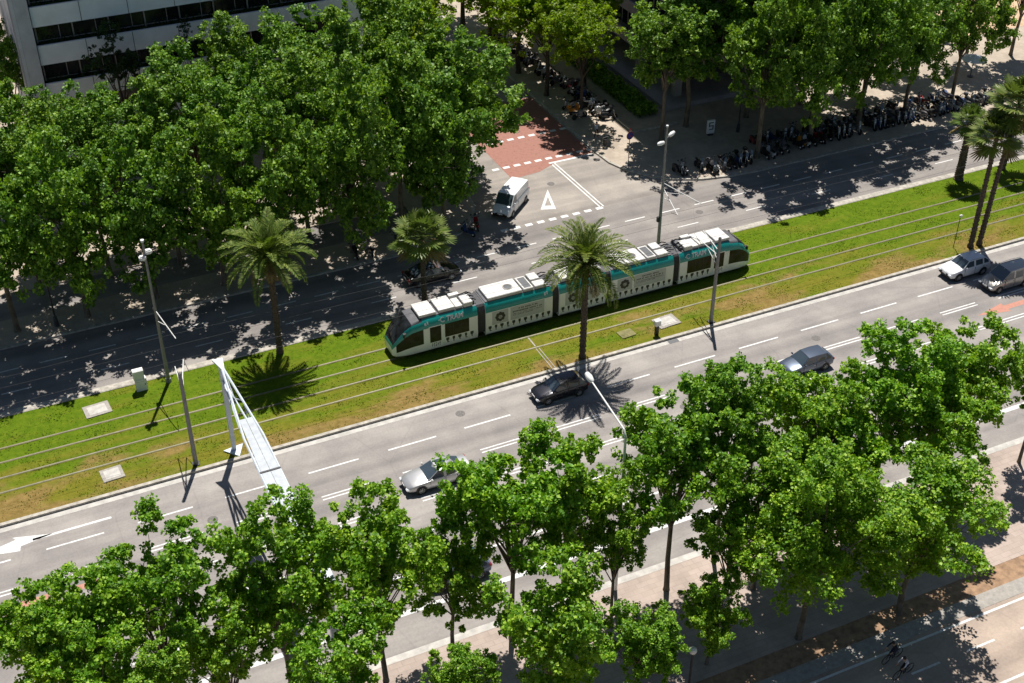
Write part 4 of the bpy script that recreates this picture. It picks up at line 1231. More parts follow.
VAN = dict(L=4.8, W=1.92, H=1.98, r=0.32, wx=(-1.5, 1.55), belt=(1.16, 1.16), glass=(1.72, 0.95, -2.33, -2.38), pillars=(1.40, 0.45), top=0.86, rearglass=False,
    stations=[(-2.40, .95, 1.16, .38), (-2.37, .98, 1.2, .28), (-2.0, 1.0, 1.2, .22), (-0.6, 1.0, 1.2, .2), (1.2, 1.0, 1.18, .2), (1.75, .98, 1.10, .21), (2.1, .95, .95, .22), (2.33, .86, .78, .25), (2.43, .74, .62, .32)], handles=(0.35,), seams=(1.35, 0.35))

PI = math.pi
car('hatchback_car', 'black hatchback driving under the palm shadow on the avenue', 'car', 36.2, 68.95, PI, HATCH, 'paint_black')
car('saloon_car', 'silver saloon with a glass sunroof, its rear under a tree crown', 'car', 24.1, 63.75, PI, SALOON, 'paint_silver')
car('compact_suv', 'white compact suv beside the lawn kerb below the twin palms', 'car', 75.6, 69.55, PI, SUV, 'paint_white')
car('people_carrier', 'grey people carrier with roof rails following the white suv', 'car', 77.5, 66.6, PI, MPV, 'paint_grey')
car('hatchback_car', 'blue grey hatchback half hidden by a treetop on the avenue', 'car', 55.0, 63.85, PI, HATCH, 'paint_blue')
car('hatchback_car', 'dark blue hatchback hidden under the kerbside trees by the solid white line', 'car', 21.8, 54.75, PI, HATCH, 'paint_navy')
car('saloon_car', 'dark saloon in deep tree shade on the upper road behind the fan palm', 'car', 33.6, 88.0, 0, SALOON, 'paint_dark')
car('delivery_van', 'white delivery van parked at the side street corner', 'van', 44.9, 96.35, math.atan2(-0.67, -0.74), VAN, 'paint_white')

# ------------------------------------------------------------------ motorbikes and scooters
BIKEP = {}
for nm, c in dict(black=(0.012, 0.012, 0.014), grey=(0.13, 0.13, 0.14), silver=(0.45, 0.45, 0.46), white=(0.7, 0.7, 0.7), red=(0.25, 0.015, 0.015), blue=(0.02, 0.05, 0.16), orange=(0.62, 0.25, 0.02)).items():
    BIKEP[nm] = pmat('bike_'+nm, c, 0.3, 0.1, var=0.08, scale=3, coat=0.4)
def bike_parts(kind):
    """list of (name, builder, material key) in bike space, front towards +X"""
    out = []
    r = 0.27 if kind == 'scooter' else 0.31
    xf, xr = (0.66, -0.62) if kind == 'scooter' else (0.72, -0.66)
    def wh(x):
        b = MB(); w = 0.12
        b.lathe((x, -w/2, r), (0, 1, 0), [(0.02, r*0.62), (0.0, r*0.85), (0.03, r), (w-0.03, r), (w, r*0.85), (w-0.02, r*0.62)], 16)
        b.lathe((x, -0.03, r), (0, 1, 0), [(0, 0.02), (0, r*0.66), (0.06, r*0.66), (0.06, 0.02)], 12)
        return b
    out.append(('front_wheel', wh(xf), 'rubber')); out.append(('rear_wheel', wh(xr), 'rubber'))
    def sec(x, w, z0, z1): return [(x, -w*.7, z0), (x, -w, (z0+z1)/2), (x, -w*.7, z1), (x, w*.7, z1), (x, w, (z0+z1)/2), (x, w*.7, z0)]
    b = MB()
    if kind == 'scooter':
        b.loft([sec(-0.92, .05, .55, .68), sec(-0.75, .17, .42, .74), (sec(-0.3, .2, .3, .74)), sec(-0.02, .16, .26, .55), sec(0.03, .17, .24, .32), sec(0.33, .17, .24, .33), sec(0.40, .16, .25, .42)])
        b.loft([sec(0.36, .19, .3, .36), sec(0.44, .21, .55, .6), sec(0.40, .2, .86, .9), sec(0.34, .1, .98, 1.0)])
        b.loft([sec(0.42, .05, .5, .55), sec(0.66, .07, .53, .6), sec(0.9, .03, .44, .47)])
    else:
        b.loft([sec(-0.95, .05, .78, .84), sec(-0.6, .12, .66, .82), sec(-0.15, .15, .55, .80), sec(0.1, .19, .56, .98), sec(0.42, .15, .66, .95), sec(0.55, .07, .74, .86)])
        b.loft([sec(-0.3, .14, .22, .5), sec(0.05, .18, .2, .58), sec(0.35, .15, .26, .6)])
        b.loft([sec(0.45, .05, .58, .62), sec(0.72, .06, .62, .68), sec(0.95, .03, .5, .54)])
    out.append(('body', b, 'paint'))
    b = MB()
    if kind == 'scooter': b.loft([sec(-0.82, .12, .74, .80), sec(-0.55, .16, .73, .86), sec(-0.2, .15, .72, .80), sec(-0.03, .09, .68, .76)])
    else: b.loft([sec(-0.85, .1, .82, .9), sec(-0.45, .14, .78, .88), sec(0.0, .12, .76, .84)])
    out.append(('seat', b, 'black'))
    b = MB(); hx, hz = (0.36, 1.02) if kind == 'scooter' else (0.42, 1.02)
    b.tube([(hx-0.12, -0.36, hz), (hx, -0.15, hz-0.02), (hx, 0.15, hz-0.02), (hx-0.12, 0.36, hz)], 0.025, 6)
    for s in (-1, 1):
        b.tube([(hx-0.05, s*0.27, hz), (hx+0.05, s*0.36, hz+0.2)], 0.012, 4); b.box((hx+0.05, s*0.38, hz+0.24), (0.03, 0.15, 0.10))
    out.append(('handlebar', b, 'black'))
    b = MB()
    for s in (-1, 1): b.tube([(xf, s*0.09, r), (hx+0.06, s*0.09, hz-0.08)], 0.03, 6)
    out.append(('fork', b, 'rim'))
    b = MB(); b.lathe((hx+0.10, 0, hz-0.10), (1, 0, 0.1), [(-0.06, 0.03), (0, 0.10), (0.06, 0.09), (0.065, 0.0)], 12); out.append(('headlight', b, 'headlight'))
    b = MB(); b.quad((hx+0.12, -0.16, hz), (hx+0.12, 0.16, hz), (hx-0.02, 0.13, hz+0.36), (hx-0.02, -0.13, hz+0.36)); b.quad((hx+0.11, -0.16, hz), (hx+0.11, 0.16, hz), (hx-0.03, 0.13, hz+0.36), (hx-0.03, -0.13, hz+0.36)); out.append(('windshield', b, 'glass'))
    b = MB(); b.tube([(-0.1, 0.16, 0.28), (-0.5, 0.2, 0.32), (-0.85, 0.22, 0.45)], [0.04, 0.055, 0.06], 8); out.append(('exhaust', b, 'rim'))
    return out
BIKE_MESH = {}
for kd in ('scooter', 'motorbike'):
    BIKE_MESH[kd] = [(n, b, b.mesh(n, M[k] if k != 'paint' else BIKEP['black'], 45), k) for n, b, k in bike_parts(kd)]
PBODY = {}
tc_b = MB(); tc_b.box((-0.86, 0, 0.98), (0.40, 0.42, 0.32)); TOPCASE = {}
def motorbike(kd, colour, x, y, rz, label, group, case=None, z0=0.13, lean=0.14):
    t = thing('scooter' if kd == 'scooter' else 'motorbike', label, 'scooter' if kd == 'scooter' else 'motorbike', (x, y, z0), rz, group)
    t.rotation_euler = Euler((-lean, 0, rz))
    for n, b, me, k in BIKE_MESH[kd]:
        if k == 'paint':
            if (kd, colour) not in PBODY: PBODY[(kd, colour)] = b.mesh(n, BIKEP[colour], 45)
            me = PBODY[(kd, colour)]
        o = link(bpy.data.objects.new(n, me)); o.parent = t
    if case:
        if case not in TOPCASE: TOPCASE[case] = tc_b.mesh('top_case', BIKEP[case], 30, 0.05)
        o = link(bpy.data.objects.new('top_case', TOPCASE[case])); o.parent = t
    return t
ORD = ['first','second','third','fourth','fifth','sixth','seventh','eighth','ninth','tenth','eleventh','twelfth','thirteenth','fourteenth','fifteenth','sixteenth','seventeenth','eighteenth','nineteenth','twentieth']
TENS = {2: 'twenty', 3: 'thirty', 4: 'forty', 5: 'fifty', 6: 'sixty'}
def ordinal(n):
    if n <= 20: return ORD[n-1]
    if n % 10 == 0: return {30: 'thirtieth', 40: 'fortieth', 50: 'fiftieth', 60: 'sixtieth'}[n]
    return TENS[n//10]+'-'+ORD[n % 10-1]
rb = random.Random(4)
cols = ['black']*12+['grey']*5+['silver']*1+['white']*1+['blue']*2+['red']*1
GB = 'motorbikes parked along the shaded upper kerb'
x = 61.8; n = 0
while x < 101.5:
    x += rb.uniform(0.56, 0.78)
    if any(abs(x-q) < 0.55 for q in (71.3, 84.5)): continue
    if rb.random() < 0.06: x += 0.8
    n += 1
    kd = 'scooter' if rb.random() < 0.6 else 'motorbike'; c = rb.choice(cols)
    if n == 18: c = 'orange'
    y = 94.35 + (95.5-94.35)*min(1, max(0, (x-66)/16)) + rb.uniform(-.18, .18)
    if x < 65: y = 95.3
    case = rb.choice([None, None, 'black', 'black', 'grey'])
    motorbike(kd, c, x, y, RAD(-90 if rb.random() < .45 else 90)+RAD(rb.uniform(-14, 14)),
        '%s %s%s, %s from the double lamp along the kerbside row' % (c, kd, ' with %s top case' % case if case else '', ordinal(n)), GB, case)
for k in range(26):
    x = 72.5+k*1.05+rb.uniform(-.2, .2)
    if any(abs(x-q) < 0.5 for q in (78.2, 91.1, 98.2)): continue
    kd = 'scooter' if rb.random() < 0.5 else 'motorbike'; c = rb.choice(cols)
    motorbike(kd, c, x, 97.3+rb.uniform(-.25, .25)+(0.5 if k > 12 else 0), RAD(90 if rb.random() < .5 else -90)+RAD(rb.uniform(-18, 18)), '%s %s, %s from the corner in the back row of motorbikes' % (c, kd, ordinal(k+1)), 'motorbikes in the back row on the upper pavement')
# side street motorbikes
GS = 'motorbikes parked along the side street pavement'
for k, y in enumerate([108.7, 109.5, 110.4, 111.3, 112.3, 113.2, 114.4, 115.3, 116.0, 117.4, 118.2, 119.0, 119.9, 120.8, 121.7, 122.6, 124.6, 125.5, 126.4, 127.4, 128.4, 129.6, 131.4, 132.6, 134.0, 135.2]):
    kd = 'scooter' if rb.random() < 0.6 else 'motorbike'; c = rb.choice(cols+['silver', 'white', 'grey'])
    case = rb.choice([None, 'black', 'grey'])
    motorbike(kd, c, 61.9+rb.uniform(-.2, .2)-(0.9 if k > 10 else 0), y, RAD(rb.choice([0, 180]))+RAD(rb.uniform(-16, 16)), '%s %s%s, %s up the side street from the pedestrian' % (c, kd, ' with %s top case' % case if case else '', ordinal(k+1)), GS, case)
motorbike('scooter', 'orange', 59.6, 111.6, RAD(20), 'orange scooter with orange box beside the tree trunk near the pedestrian', GS, 'orange')
motorbike('motorbike', 'grey', 59.4, 110.2, RAD(10), 'grey motorbike parked alone by the kerb next to the orange scooter', GS, None)
motorbike('scooter', 'silver', 59.5, 113.0, RAD(190), 'silver scooter parked just beyond the orange scooter at the kerb', GS, 'black')
GL2 = 'motorbikes parked under the shaded trees'
motorbike('scooter', 'black', 28.9, 93.9, RAD(80), 'black scooter under the trees, closest of three to the feather palm', GL2)
motorbike('scooter', 'grey', 30.1, 93.9, RAD(95), 'grey scooter under the trees, middle of three near the fan palm', GL2, 'black')
motorbike('motorbike', 'black', 32.9, 94.2, RAD(85), 'black motorbike in a sun fleck, closest of three to the fan palm', GL2)
motorbike('motorbike', 'red', 30.3, 101.6, RAD(150), 'red motorbike in deep shade behind the service road', GL2)
motorbike('scooter', 'blue', 39.4, 93.45, RAD(110), 'blue scooter in leaf shade next to the red one near the van', GL2, z0=0.0)
motorbike('scooter', 'red', 40.6, 94.2, RAD(75), 'red scooter at the corner just in front of the white van', GL2, z0=0.0)

# ------------------------------------------------------------------ poles, lamps and street furniture
def lamp_left():
    t = thing('street_lamp', 'tall grey lamp pole with small white heads beside the utility cabinet', 'street lamp', (9.8, 82.75, 0.12))
    b = MB(); b.tube([(0, 0, -0.05), (0, 0, 12.4)], [0.15, 0.085], 10); b.lathe((0, 0, 0), (0, 0, 1), [(0, 0.24), (0.3, 0.2), (0.32, 0.1)], 10); b.build('pole', M['pole'], t, 50)
    b = MB(); b.lathe((0, 0, 12.4), (0, 0, 1), [(0, 0.13), (0.16, 0.14), (0.2, 0.02)], 10); b.build('cap', M['lampwhite'], t, 50)
    for dx, dy, dz in ((0.28, 0.05, 11.5), (-0.22, -0.15, 11.2)):
        b = MB(); b.box((dx, dy, dz), (0.5, 0.42, 0.34)); b.build('lamp_head', M['lampwhite'], t, 40, 0.08)
        b = MB(); b.tube([(0, 0, dz-0.1), (dx, dy, dz-0.1)], 0.04, 6); b.build('bracket', M['pole'], t)
    cantilever(t, 0.6, -3.7, 6.2, -1)
    b = MB(); b.box((0, 0.2, 6.4), (0.25, 0.3, 0.5)); b.build('junction_box', M['poledark'], t, 40, 0.03)

def cantilever(t, dx, dy, z, sgn):
    """bracket that carries the contact wire over a track"""
    b = MB(); b.tube([(0, 0, z+0.35), (dx, dy, z)], 0.035, 6); b.build('bracket', M['lampwhite'], t)
    b = MB(); b.tube([(0, 0, z-0.6), (dx*0.55, dy*0.55, z+0.14)], 0.028, 6); b.build('strut', M['lampwhite'], t)
    b = MB(); b.tube([(dx, dy, z), (dx*1.0+0.1, dy*0.72, z-0.42)], 0.02, 5); b.build('steady_arm', M['poledark'], t)

def catenary(x, y, label, h=7.9, dxs=(0.3, 3.6)):
    t = thing('catenary_pole', label, 'pole', (x, y, 0.12), 0, None)
    b = MB(); b.tube([(0, 0, -0.05), (0, 0, h)], [0.165, 0.125], 12); b.build('pole', M['pole'], t, 50)
    b = MB(); b.lathe((0, 0, h), (0, 0, 1), [(0, 0.13), (0.05, 0.12), (0.06, 0.0)], 10); b.build('cap', M['poledark'], t, 50)
    b = MB(); b.box((0, 0, 0.02), (0.5, 0.5, 0.08)); b.build('base_plate', M['poledark'], t)
    cantilever(t, 0.25, 3.65, 6.0, 1); cantilever(t, 0.9, 3.65, 6.4, 1)
lamp_left()
catenary(9.35, 72.35, 'grey catenary pole next to the white gantry foot')
catenary(51.7, 72.2, 'dark grey catenary pole in front of the tram rear section')

def lamp_right():
    t = thing('street_lamp', 'tall lamp post with two white heads beside the side street mouth', 'street lamp', (53.5, 83.85, 0.14))
    b = MB(); b.tube([(0, 0, -0.05), (0, 0, 11.9)], [0.16, 0.08], 10); b.build('pole', M['pole'], t, 50)
    b = MB(); b.lathe((0, 0, 11.9), (0, 0, 1), [(0, 0.11), (0.14, 0.11), (0.18, 0.02)], 10); b.build('cap', M['lampwhite'], t, 50)
    for dx, dy, dz, a in ((-0.62, -0.2, 10.55, -0.8), (0.72, 0.35, 10.9, -0.35)):
        b = MB(); b.tube([(0, 0, dz-0.1), (dx*0.6, dy*0.6, dz+0.02)], 0.04, 6); b.build('bracket', M['pole'], t)
        b = MB()
        d = Vector((dx, dy, 0)).normalized(); c = Vector((dx, dy, dz))
        b.lathe(c-d*0.42, (d.x, d.y, 0.12), [(0, 0.05), (0.1, 0.15), (0.45, 0.19), (0.75, 0.14), (0.86, 0.02)], 10)
        b.build('lamp_head', M['lampwhite'], t, 50)
    b = MB(); b.box((-0.18, 0, 3.1), (0.3, 0.25, 0.5)); b.build('junction_box', M['poledark'], t, 40, 0.03)
    b = MB(); b.tube([(-0.5, 0, 6.0), (0.5, 0, 6.0)], 0.03, 6); b.build('crossbar', M['pole'], t)
    cantilever(t, -1.0, -4.2, 5.9, -1); cantilever(t, 1.4, -4.0, 6.3, -1)
lamp_right()

def lamp_curve():
    t = thing('street_lamp', 'slim white street lamp reaching over the avenue beside the black hatchback', 'street lamp', (30.3, 49.35, 0.13))
    b = MB(); b.tube([(0, 0, -0.05), (0, 0, 12.3), (0.02, 0.25, 12.75), (0.35, 4.9, 12.95)], [0.12, 0.075, 0.06, 0.045], 10); b.build('pole', M['lampwhite'], t, 50)
    b = MB(); b.lathe((0.35, 4.75, 12.97), (0.07, 1, 0.03), [(0, 0.05), (0.1, 0.16), (0.5, 0.21), (0.85, 0.15), (0.97, 0.02)], 12); b.build('lamp_head', M['lampwhite'], t, 50)
lamp_curve()

def globe_lamp():
    t = thing('globe_lamp', 'dark lamp post with white globe at the picture bottom by the small round tree', 'street lamp', (30.3, 40.6, 0.12))
    b = MB(); b.tube([(0, 0, 0), (0, 0, 3.2)], [0.08, 0.05], 8); b.lathe((0, 0, 0), (0, 0, 1), [(0, 0.16), (0.5, 0.12), (0.55, 0.07)], 8); b.build('pole', M['poledark'], t, 50)
    b = MB(); b.lathe((0, 0, 3.15), (0, 0, 1), [(0.24-0.24*math.cos(a), max(0.02, 0.24*math.sin(a))) for a in np.linspace(0, PI, 12)], 16); b.build('lamp_globe', M['lampwhite'], t, 80)
globe_lamp()

def gantry():
    t = thing('sign_gantry', 'white steel sign gantry with walkway spanning the avenue', 'gantry', (12.2, 72.75, 0.12))
    b = MB(); b.tube([(0, 0, -0.05), (0, 0, 7.5)], [0.20, 0.24], 4); b.build('column', M['gantry'], t)
    b = MB(); b.prism([(-0.75, 0.1), (0.15, -0.95), (0.75, 0.35)], -0.02, 0.10); b.build('base_plate', M['gantry'], t)
    b = MB(); b.poly([(-0.45, 0.5, 7.75), (0.25, 0.4, 7.75), (0.1, -0.6, 7.6), (-0.1, -0.6, 7.6)]); b.poly([(-0.45, 0.5, 7.6), (-0.1, -0.6, 7.45), (0.1, -0.6, 7.45), (0.25, 0.4, 7.6)])
    for a, c in (((-0.45, 0.5), (0.25, 0.4)), ((0.25, 0.4), (0.1, -0.6)), ((0.1, -0.6), (-0.1, -0.6)), ((-0.1, -0.6), (-0.45, 0.5))):
        dz = lambda p: 0 if p[1] > 0 else -0.15
        b.quad((a[0], a[1], 7.6+dz(a)), (c[0], c[1], 7.6+dz(c)), (c[0], c[1], 7.75+dz(c)), (a[0], a[1], 7.75+dz(a)))
    b.build('column_cap', M['gantry'], t)
    E_ = -23.3
    for s, x1 in ((-1, -0.68), (1, 0.55)):
        b = MB(); b.tube([(0.02*s, -0.2, 7.55), (x1, -8.3, 7.45), (x1, E_, 7.45)], 0.085, 6); b.build('top_chord', M['gantry'], t)
        b = MB(); b.tube([(0.02*s, -0.1, 6.2), (x1*0.6, -6.0, 6.35), (x1*0.75, E_, 6.4)], 0.07, 6); b.build('bottom_chord', M['gantry'], t)
        for k in range(12):
            y0, y1 = -0.6-k*1.9, -0.6-(k+1)*1.9
            f0, f1 = min(1, (-y0)/8.3), min(1, (-y1)/8.3)
            b = MB(); b.tube([(x1*f0, y0, 7.47), (x1*0.75*f1, y1, 6.36)] if k % 2 == 0 else [(x1*0.75*f0, y0, 6.36), (x1*f1, y1, 7.47)], 0.035, 5); b.build('brace', M['gantry'], t)
    for k, (ya, yb) in enumerate(((-6.4, -11.9), (-12.05, -17.6), (-17.75, E_))):
        w0, w1 = (0.42, 0.56) if k == 0 else (0.56, 0.58)
        b = MB()
        for s in (-1, 1):
            x_in = 0.012*s
            q = [(x_in-0.05, ya), (s*w0-0.05, ya), (s*w1-0.05, yb), (x_in-0.05, yb)]
            if s > 0: q = q[::-1]
            b.prism(q[::-1] if False else q, 7.46, 7.52)
        b.build('walkway_panel', M['gantrydeck'], t)
    b = MB(); b.box((-0.05, -11.98, 7.50), (1.3, 0.14, 0.12)); b.build('joint_band', M['poledark'], t)
    b = MB(); b.box((-0.05, -17.68, 7.50), (1.3, 0.14, 0.12)); b.build('joint_band', M['poledark'], t)
    b = MB(); b.tube([(0, E_+0.2, -0.05), (0, E_+0.2, 7.5)], [0.22, 0.24], 4); b.build('column', M['gantry'], t)
gantry()

# contact and carrier wires over both tracks
for y in (75.75, 79.05):
    for z in (5.75, 6.75):
        b = MB()
        pts = [(XA, y, z)] + [(q, y, z + (0 if z < 6 else (-0.35 if k % 2 else 0.0))) for k, q in enumerate(np.linspace(-32, 137, 9))] + [(XB, y, z)]
        b.tube(pts, 0.009, 4)
        tag(b.build('overhead_wire', M['poledark']), 'thin %s wire above the %s tram track' % ('contact' if z < 6 else 'carrier', 'track nearer the avenue' if y < 77 else 'tram carrying'), 'wire')

def cabinet():
    t = thing('utility_cabinet', 'white two part utility cabinet at the lawn edge by the tall lamp pole', 'cabinet', (7.75, 82.6, 0.12))
    b = MB(); b.box((0, 0, 0.55), (0.85, 0.45, 1.1)); b.build('body', M['lampwhite'], t, 40, 0.02)
    b = MB(); b.box((-0.08, 0.05, 1.45), (0.8, 0.5, 0.75)); b.build('upper_box', M['lampwhite'], t, 40, 0.02)
    b = MB(); b.box((0, -0.232, 0.55), (0.74, 0.02, 0.95)); d = b.build('door', M['plate'], t)
    b = MB(); b.box((0.28, -0.25, 0.6), (0.04, 0.03, 0.14)); b.build('handle', M['poledark'], d)
cabinet()
def post_box():
    t = thing('signal_box', 'small grey box on a dark post at the lawn edge beside the avenue', 'box', (46.75, 72.5, 0.12))
    b = MB(); b.box((0, 0, 0.45), (0.28, 0.26, 0.9)); b.build('post', M['poledark'], t, 40, 0.02)
    b = MB(); b.box((0, 0, 1.15), (0.5, 0.42, 0.5)); b.build('housing', M['lampwhite'], t, 40, 0.03)
post_box()
for x, y, sx, sy, lb in ((4.2, 81.5, 1.9, 1.5, 'pale concrete manhole slab on the lawn near the white cabinet'), (3.8, 73.75, 1.5, 1.4, 'light concrete manhole slab on the lawn near the near rails and kerb'), (48.4, 73.75, 2.0, 1.5, 'concrete manhole slab on the lawn beside the small grey box'), (44.6, 73.6, 1.3, 1.0, 'dull brown manhole slab in dry grass beside the slab by the box')):
    t = thing('manhole_cover', lb, 'manhole', (x, y, 0.12), RAD(4))
    b = MB(); b.box((0, 0, 0.03), (sx, sy, 0.06)); b.build('slab', M['concrete'] if 'brown' not in lb else M['railbed'], t, 40, 0.01)
    b = MB(); b.box((0, 0, 0.064), (sx*0.7, sy*0.7, 0.012)); b.build('lid', M['gutter'] if 'brown' not in lb else M['railbed'], t)
def signal_post():
    t = thing('signal_post', 'thin dark post with a small white top on the lawn before the twin palms', 'post', (77.4, 73.0, 0.12))
    b = MB(); b.tube([(0, 0, 0), (0.25, 0.2, 1.2), (0.35, 0.3, 3.0)], 0.035, 6); b.build('pole', M['poledark'], t)
    b = MB(); b.box((0.35, 0.28, 3.05), (0.3, 0.16, 0.22)); b.build('lamp_head', M['lampwhite'], t, 40, 0.03)
signal_post()
def round_sign():
    t = thing('road_sign', 'round blue and red no parking sign on a thin post at the corner kerb', 'sign', (58.9, 98.9, 0.13))
    b = MB(); b.tube([(0, 0, 0), (0, 0, 3.7)], 0.04, 8); b.lathe((0, 0, 0), (0, 0, 1), [(0, 0.28), (0.05, 0.26), (0.06, 0.03)], 10); b.build('post', M['pole'], t)
    mred, mblue = BIKEP['red'], pmat('sign_blue', (0.02, 0.03, 0.22), 0.4, var=0.05)
    b = MB(); b.lathe((0, -0.04, 3.25), (0.1, -1, 0), [(0, 0.42), (0.02, 0.42), (0.021, 0.0)], 24); p = b.build('sign_face', mred, t)
    b = MB(); b.lathe((0, -0.062, 3.25), (0.1, -1, 0), [(0, 0.34), (0.008, 0.34), (0.009, 0.0)], 24); b.build('blue_disc', mblue, p)
    b = MB(); b.box((0.0, -0.078, 3.25), (0.62, 0.012, 0.07)); o = b.build('red_bar', mred, p)
    o.rotation_euler = (0, 0, 0)
    me = o.data; me.transform(Matrix.Translation((0, 0, 3.25)) @ Matrix.Rotation(RAD(45), 4, 'Y') @ Matrix.Translation((0, 0, -3.25)))
    b = MB(); b.poly([(-0.2, -0.04, 3.75), (0.2, -0.04, 3.75), (0.0, -0.04, 4.1)]); b.poly([(-0.2, -0.02, 3.75), (0.0, -0.02, 4.1), (0.2, -0.02, 3.75)]); b.build('triangle_plate', mred, t)
round_sign()
def bin_():
    t = thing('litter_bin', 'dark litter bin on the corner pavement beside the pedestrian', 'bin', (58.75, 103.4, 0.13), RAD(10))
    b = MB(); b.lathe((0, 0, 0.18), (0, 0, 1), [(0, 0.20), (0.1, 0.25), (0.75, 0.28), (0.78, 0.24), (0.4, 0.2)], 12); b.build('bucket', M['poledark'], t, 50)
    b = MB()
    for s in (-1, 1): b.tube([(s*0.32, 0, 0), (s*0.32, 0, 1.05)], 0.025, 6)
    b.tube([(-0.32, 0, 1.05), (0.32, 0, 1.05)], 0.025, 6); b.build('frame', M['pole'], t)
bin_()
def board():
    t = thing('notice_board', 'small white notice board with dark print on the shaded corner pavement', 'sign', (69.8, 101.2, 0.13), RAD(-8))
    b = MB(); b.box((0, 0, 0.95), (0.85, 0.22, 1.5)); p = b.build('panel', M['lampwhite'], t, 40, 0.03)
    b = MB()
    for q in ((0.0, 0.42, 0.5, 0.10), (-0.2, 0.2, 0.10, 0.45), (0.2, -0.1, 0.10, 0.4), (0.02, 0.08, 0.45, 0.09), (0.0, -0.32, 0.45, 0.09)): b.box((q[0], -0.115, 1.0+q[1]), (q[2], 0.02, q[3]))
    b.build('print', M['adink'], p)
    b = MB(); b.box((0, 0, 0.1), (0.6, 0.3, 0.2)); b.build('base', M['poledark'], t)
board()
def parasol():
    t = thing('parasol', 'open white parasol at the edge of the sandy plaza', 'parasol', (104.1, 101.4, 0.13))
    b = MB(); b.tube([(0, 0, 0), (0, 0, 2.55)], 0.04, 8); b.lathe((0, 0, 0), (0, 0, 1), [(0, 0.35), (0.08, 0.33), (0.09, 0.04)], 12); b.build('pole', M['poledark'], t)
    b = MB(); b.lathe((0, 0, 2.1), (0, 0, 1), [(0, 1.5), (0.02, 1.5), (0.28, 0.8), (0.5, 0.03)], 8); b.build('canopy', M['lampwhite'], t)
parasol()
def small_lamp(x, y, lb, h=4.2):
    t = thing('lamp_post', lb, 'street lamp', (x, y, 0.13))
    b = MB(); b.tube([(0, 0, 0), (0, 0, h)], [0.09, 0.06], 8); b.lathe((0, 0, 0), (0, 0, 1), [(0, 0.2), (0.9, 0.14), (0.95, 0.08)], 8); b.build('pole', M['poledark'], t, 50)
    b = MB(); b.lathe((0, 0, h), (0, 0, 1), [(0, 0.08), (0.08, 0.2), (0.45, 0.24), (0.55, 0.05)], 10); b.build('lantern', M['adgrey'], t, 50)
small_lamp(3.3, 94.0, 'short dark lantern post in shade on the upper kerb by the first tree trunks')
small_lamp(72.8, 100.6, 'short dark lantern post on the corner pavement behind the notice board')

# ------------------------------------------------------------------ people
def body_mesh(joints, bones, radii, name):
    """one continuous skinned figure"""
    me = bpy.data.meshes.new(name)
    keys = list(joints)
    me.from_pydata([joints[k] for k in keys], [(keys.index(a), keys.index(c)) for a, c in bones], [])
    o = bpy.data.objects.new(name, me); COL.objects.link(o)
    md = o.modifiers.new('Skin', 'SKIN'); md.use_smooth_shade = True
    for i, k in enumerate(keys):
        sv = me.skin_vertices[0].data[i]
        r = radii[k]; sv.radius = (r if not hasattr(r, '__len__') else r[0], r if not hasattr(r, '__len__') else r[1]); sv.use_root = (k == 'pelvis')
    sb = o.modifiers.new('Sub', 'SUBSURF'); sb.levels = 2; sb.render_levels = 2
    dg = bpy.context.evaluated_depsgraph_get(); dg.update()
    m2 = bpy.data.meshes.new_from_object(o.evaluated_get(dg))
    bpy.data.objects.remove(o)
    m2.polygons.foreach_set('use_smooth', [True]*len(m2.polygons))
    return m2
BONES = [('pelvis', 'waist'), ('waist', 'chest'), ('chest', 'neck'), ('neck', 'jaw'), ('jaw', 'head'), ('head', 'top')]
for s in 'lr':
    BONES += [('pelvis', 'hip'+s), ('hip'+s, 'knee'+s), ('knee'+s, 'ank'+s), ('ank'+s, 'toe'+s), ('chest', 'sh'+s), ('sh'+s, 'elb'+s), ('elb'+s, 'wri'+s), ('wri'+s, 'hand'+s)]
    for f in range(5): BONES += [('hand'+s if f else 'wri'+s, 'f%d%s' % (f, s)), ('f%d%s' % (f, s), 'g%d%s' % (f, s))]
RAD_ = dict(pelvis=(.15, .11), waist=(.13, .095), chest=(.16, .11), neck=.055, jaw=.075, head=.095, top=.06)
for s in 'lr':
    RAD_.update({'hip'+s: .095, 'knee'+s: .06, 'ank'+s: .04, 'toe'+s: .035, 'sh'+s: .06, 'elb'+s: .042, 'wri'+s: .028, 'hand'+s: .03})
    for f in range(5): RAD_['f%d%s' % (f, s)] = .011; RAD_['g%d%s' % (f, s)] = .008
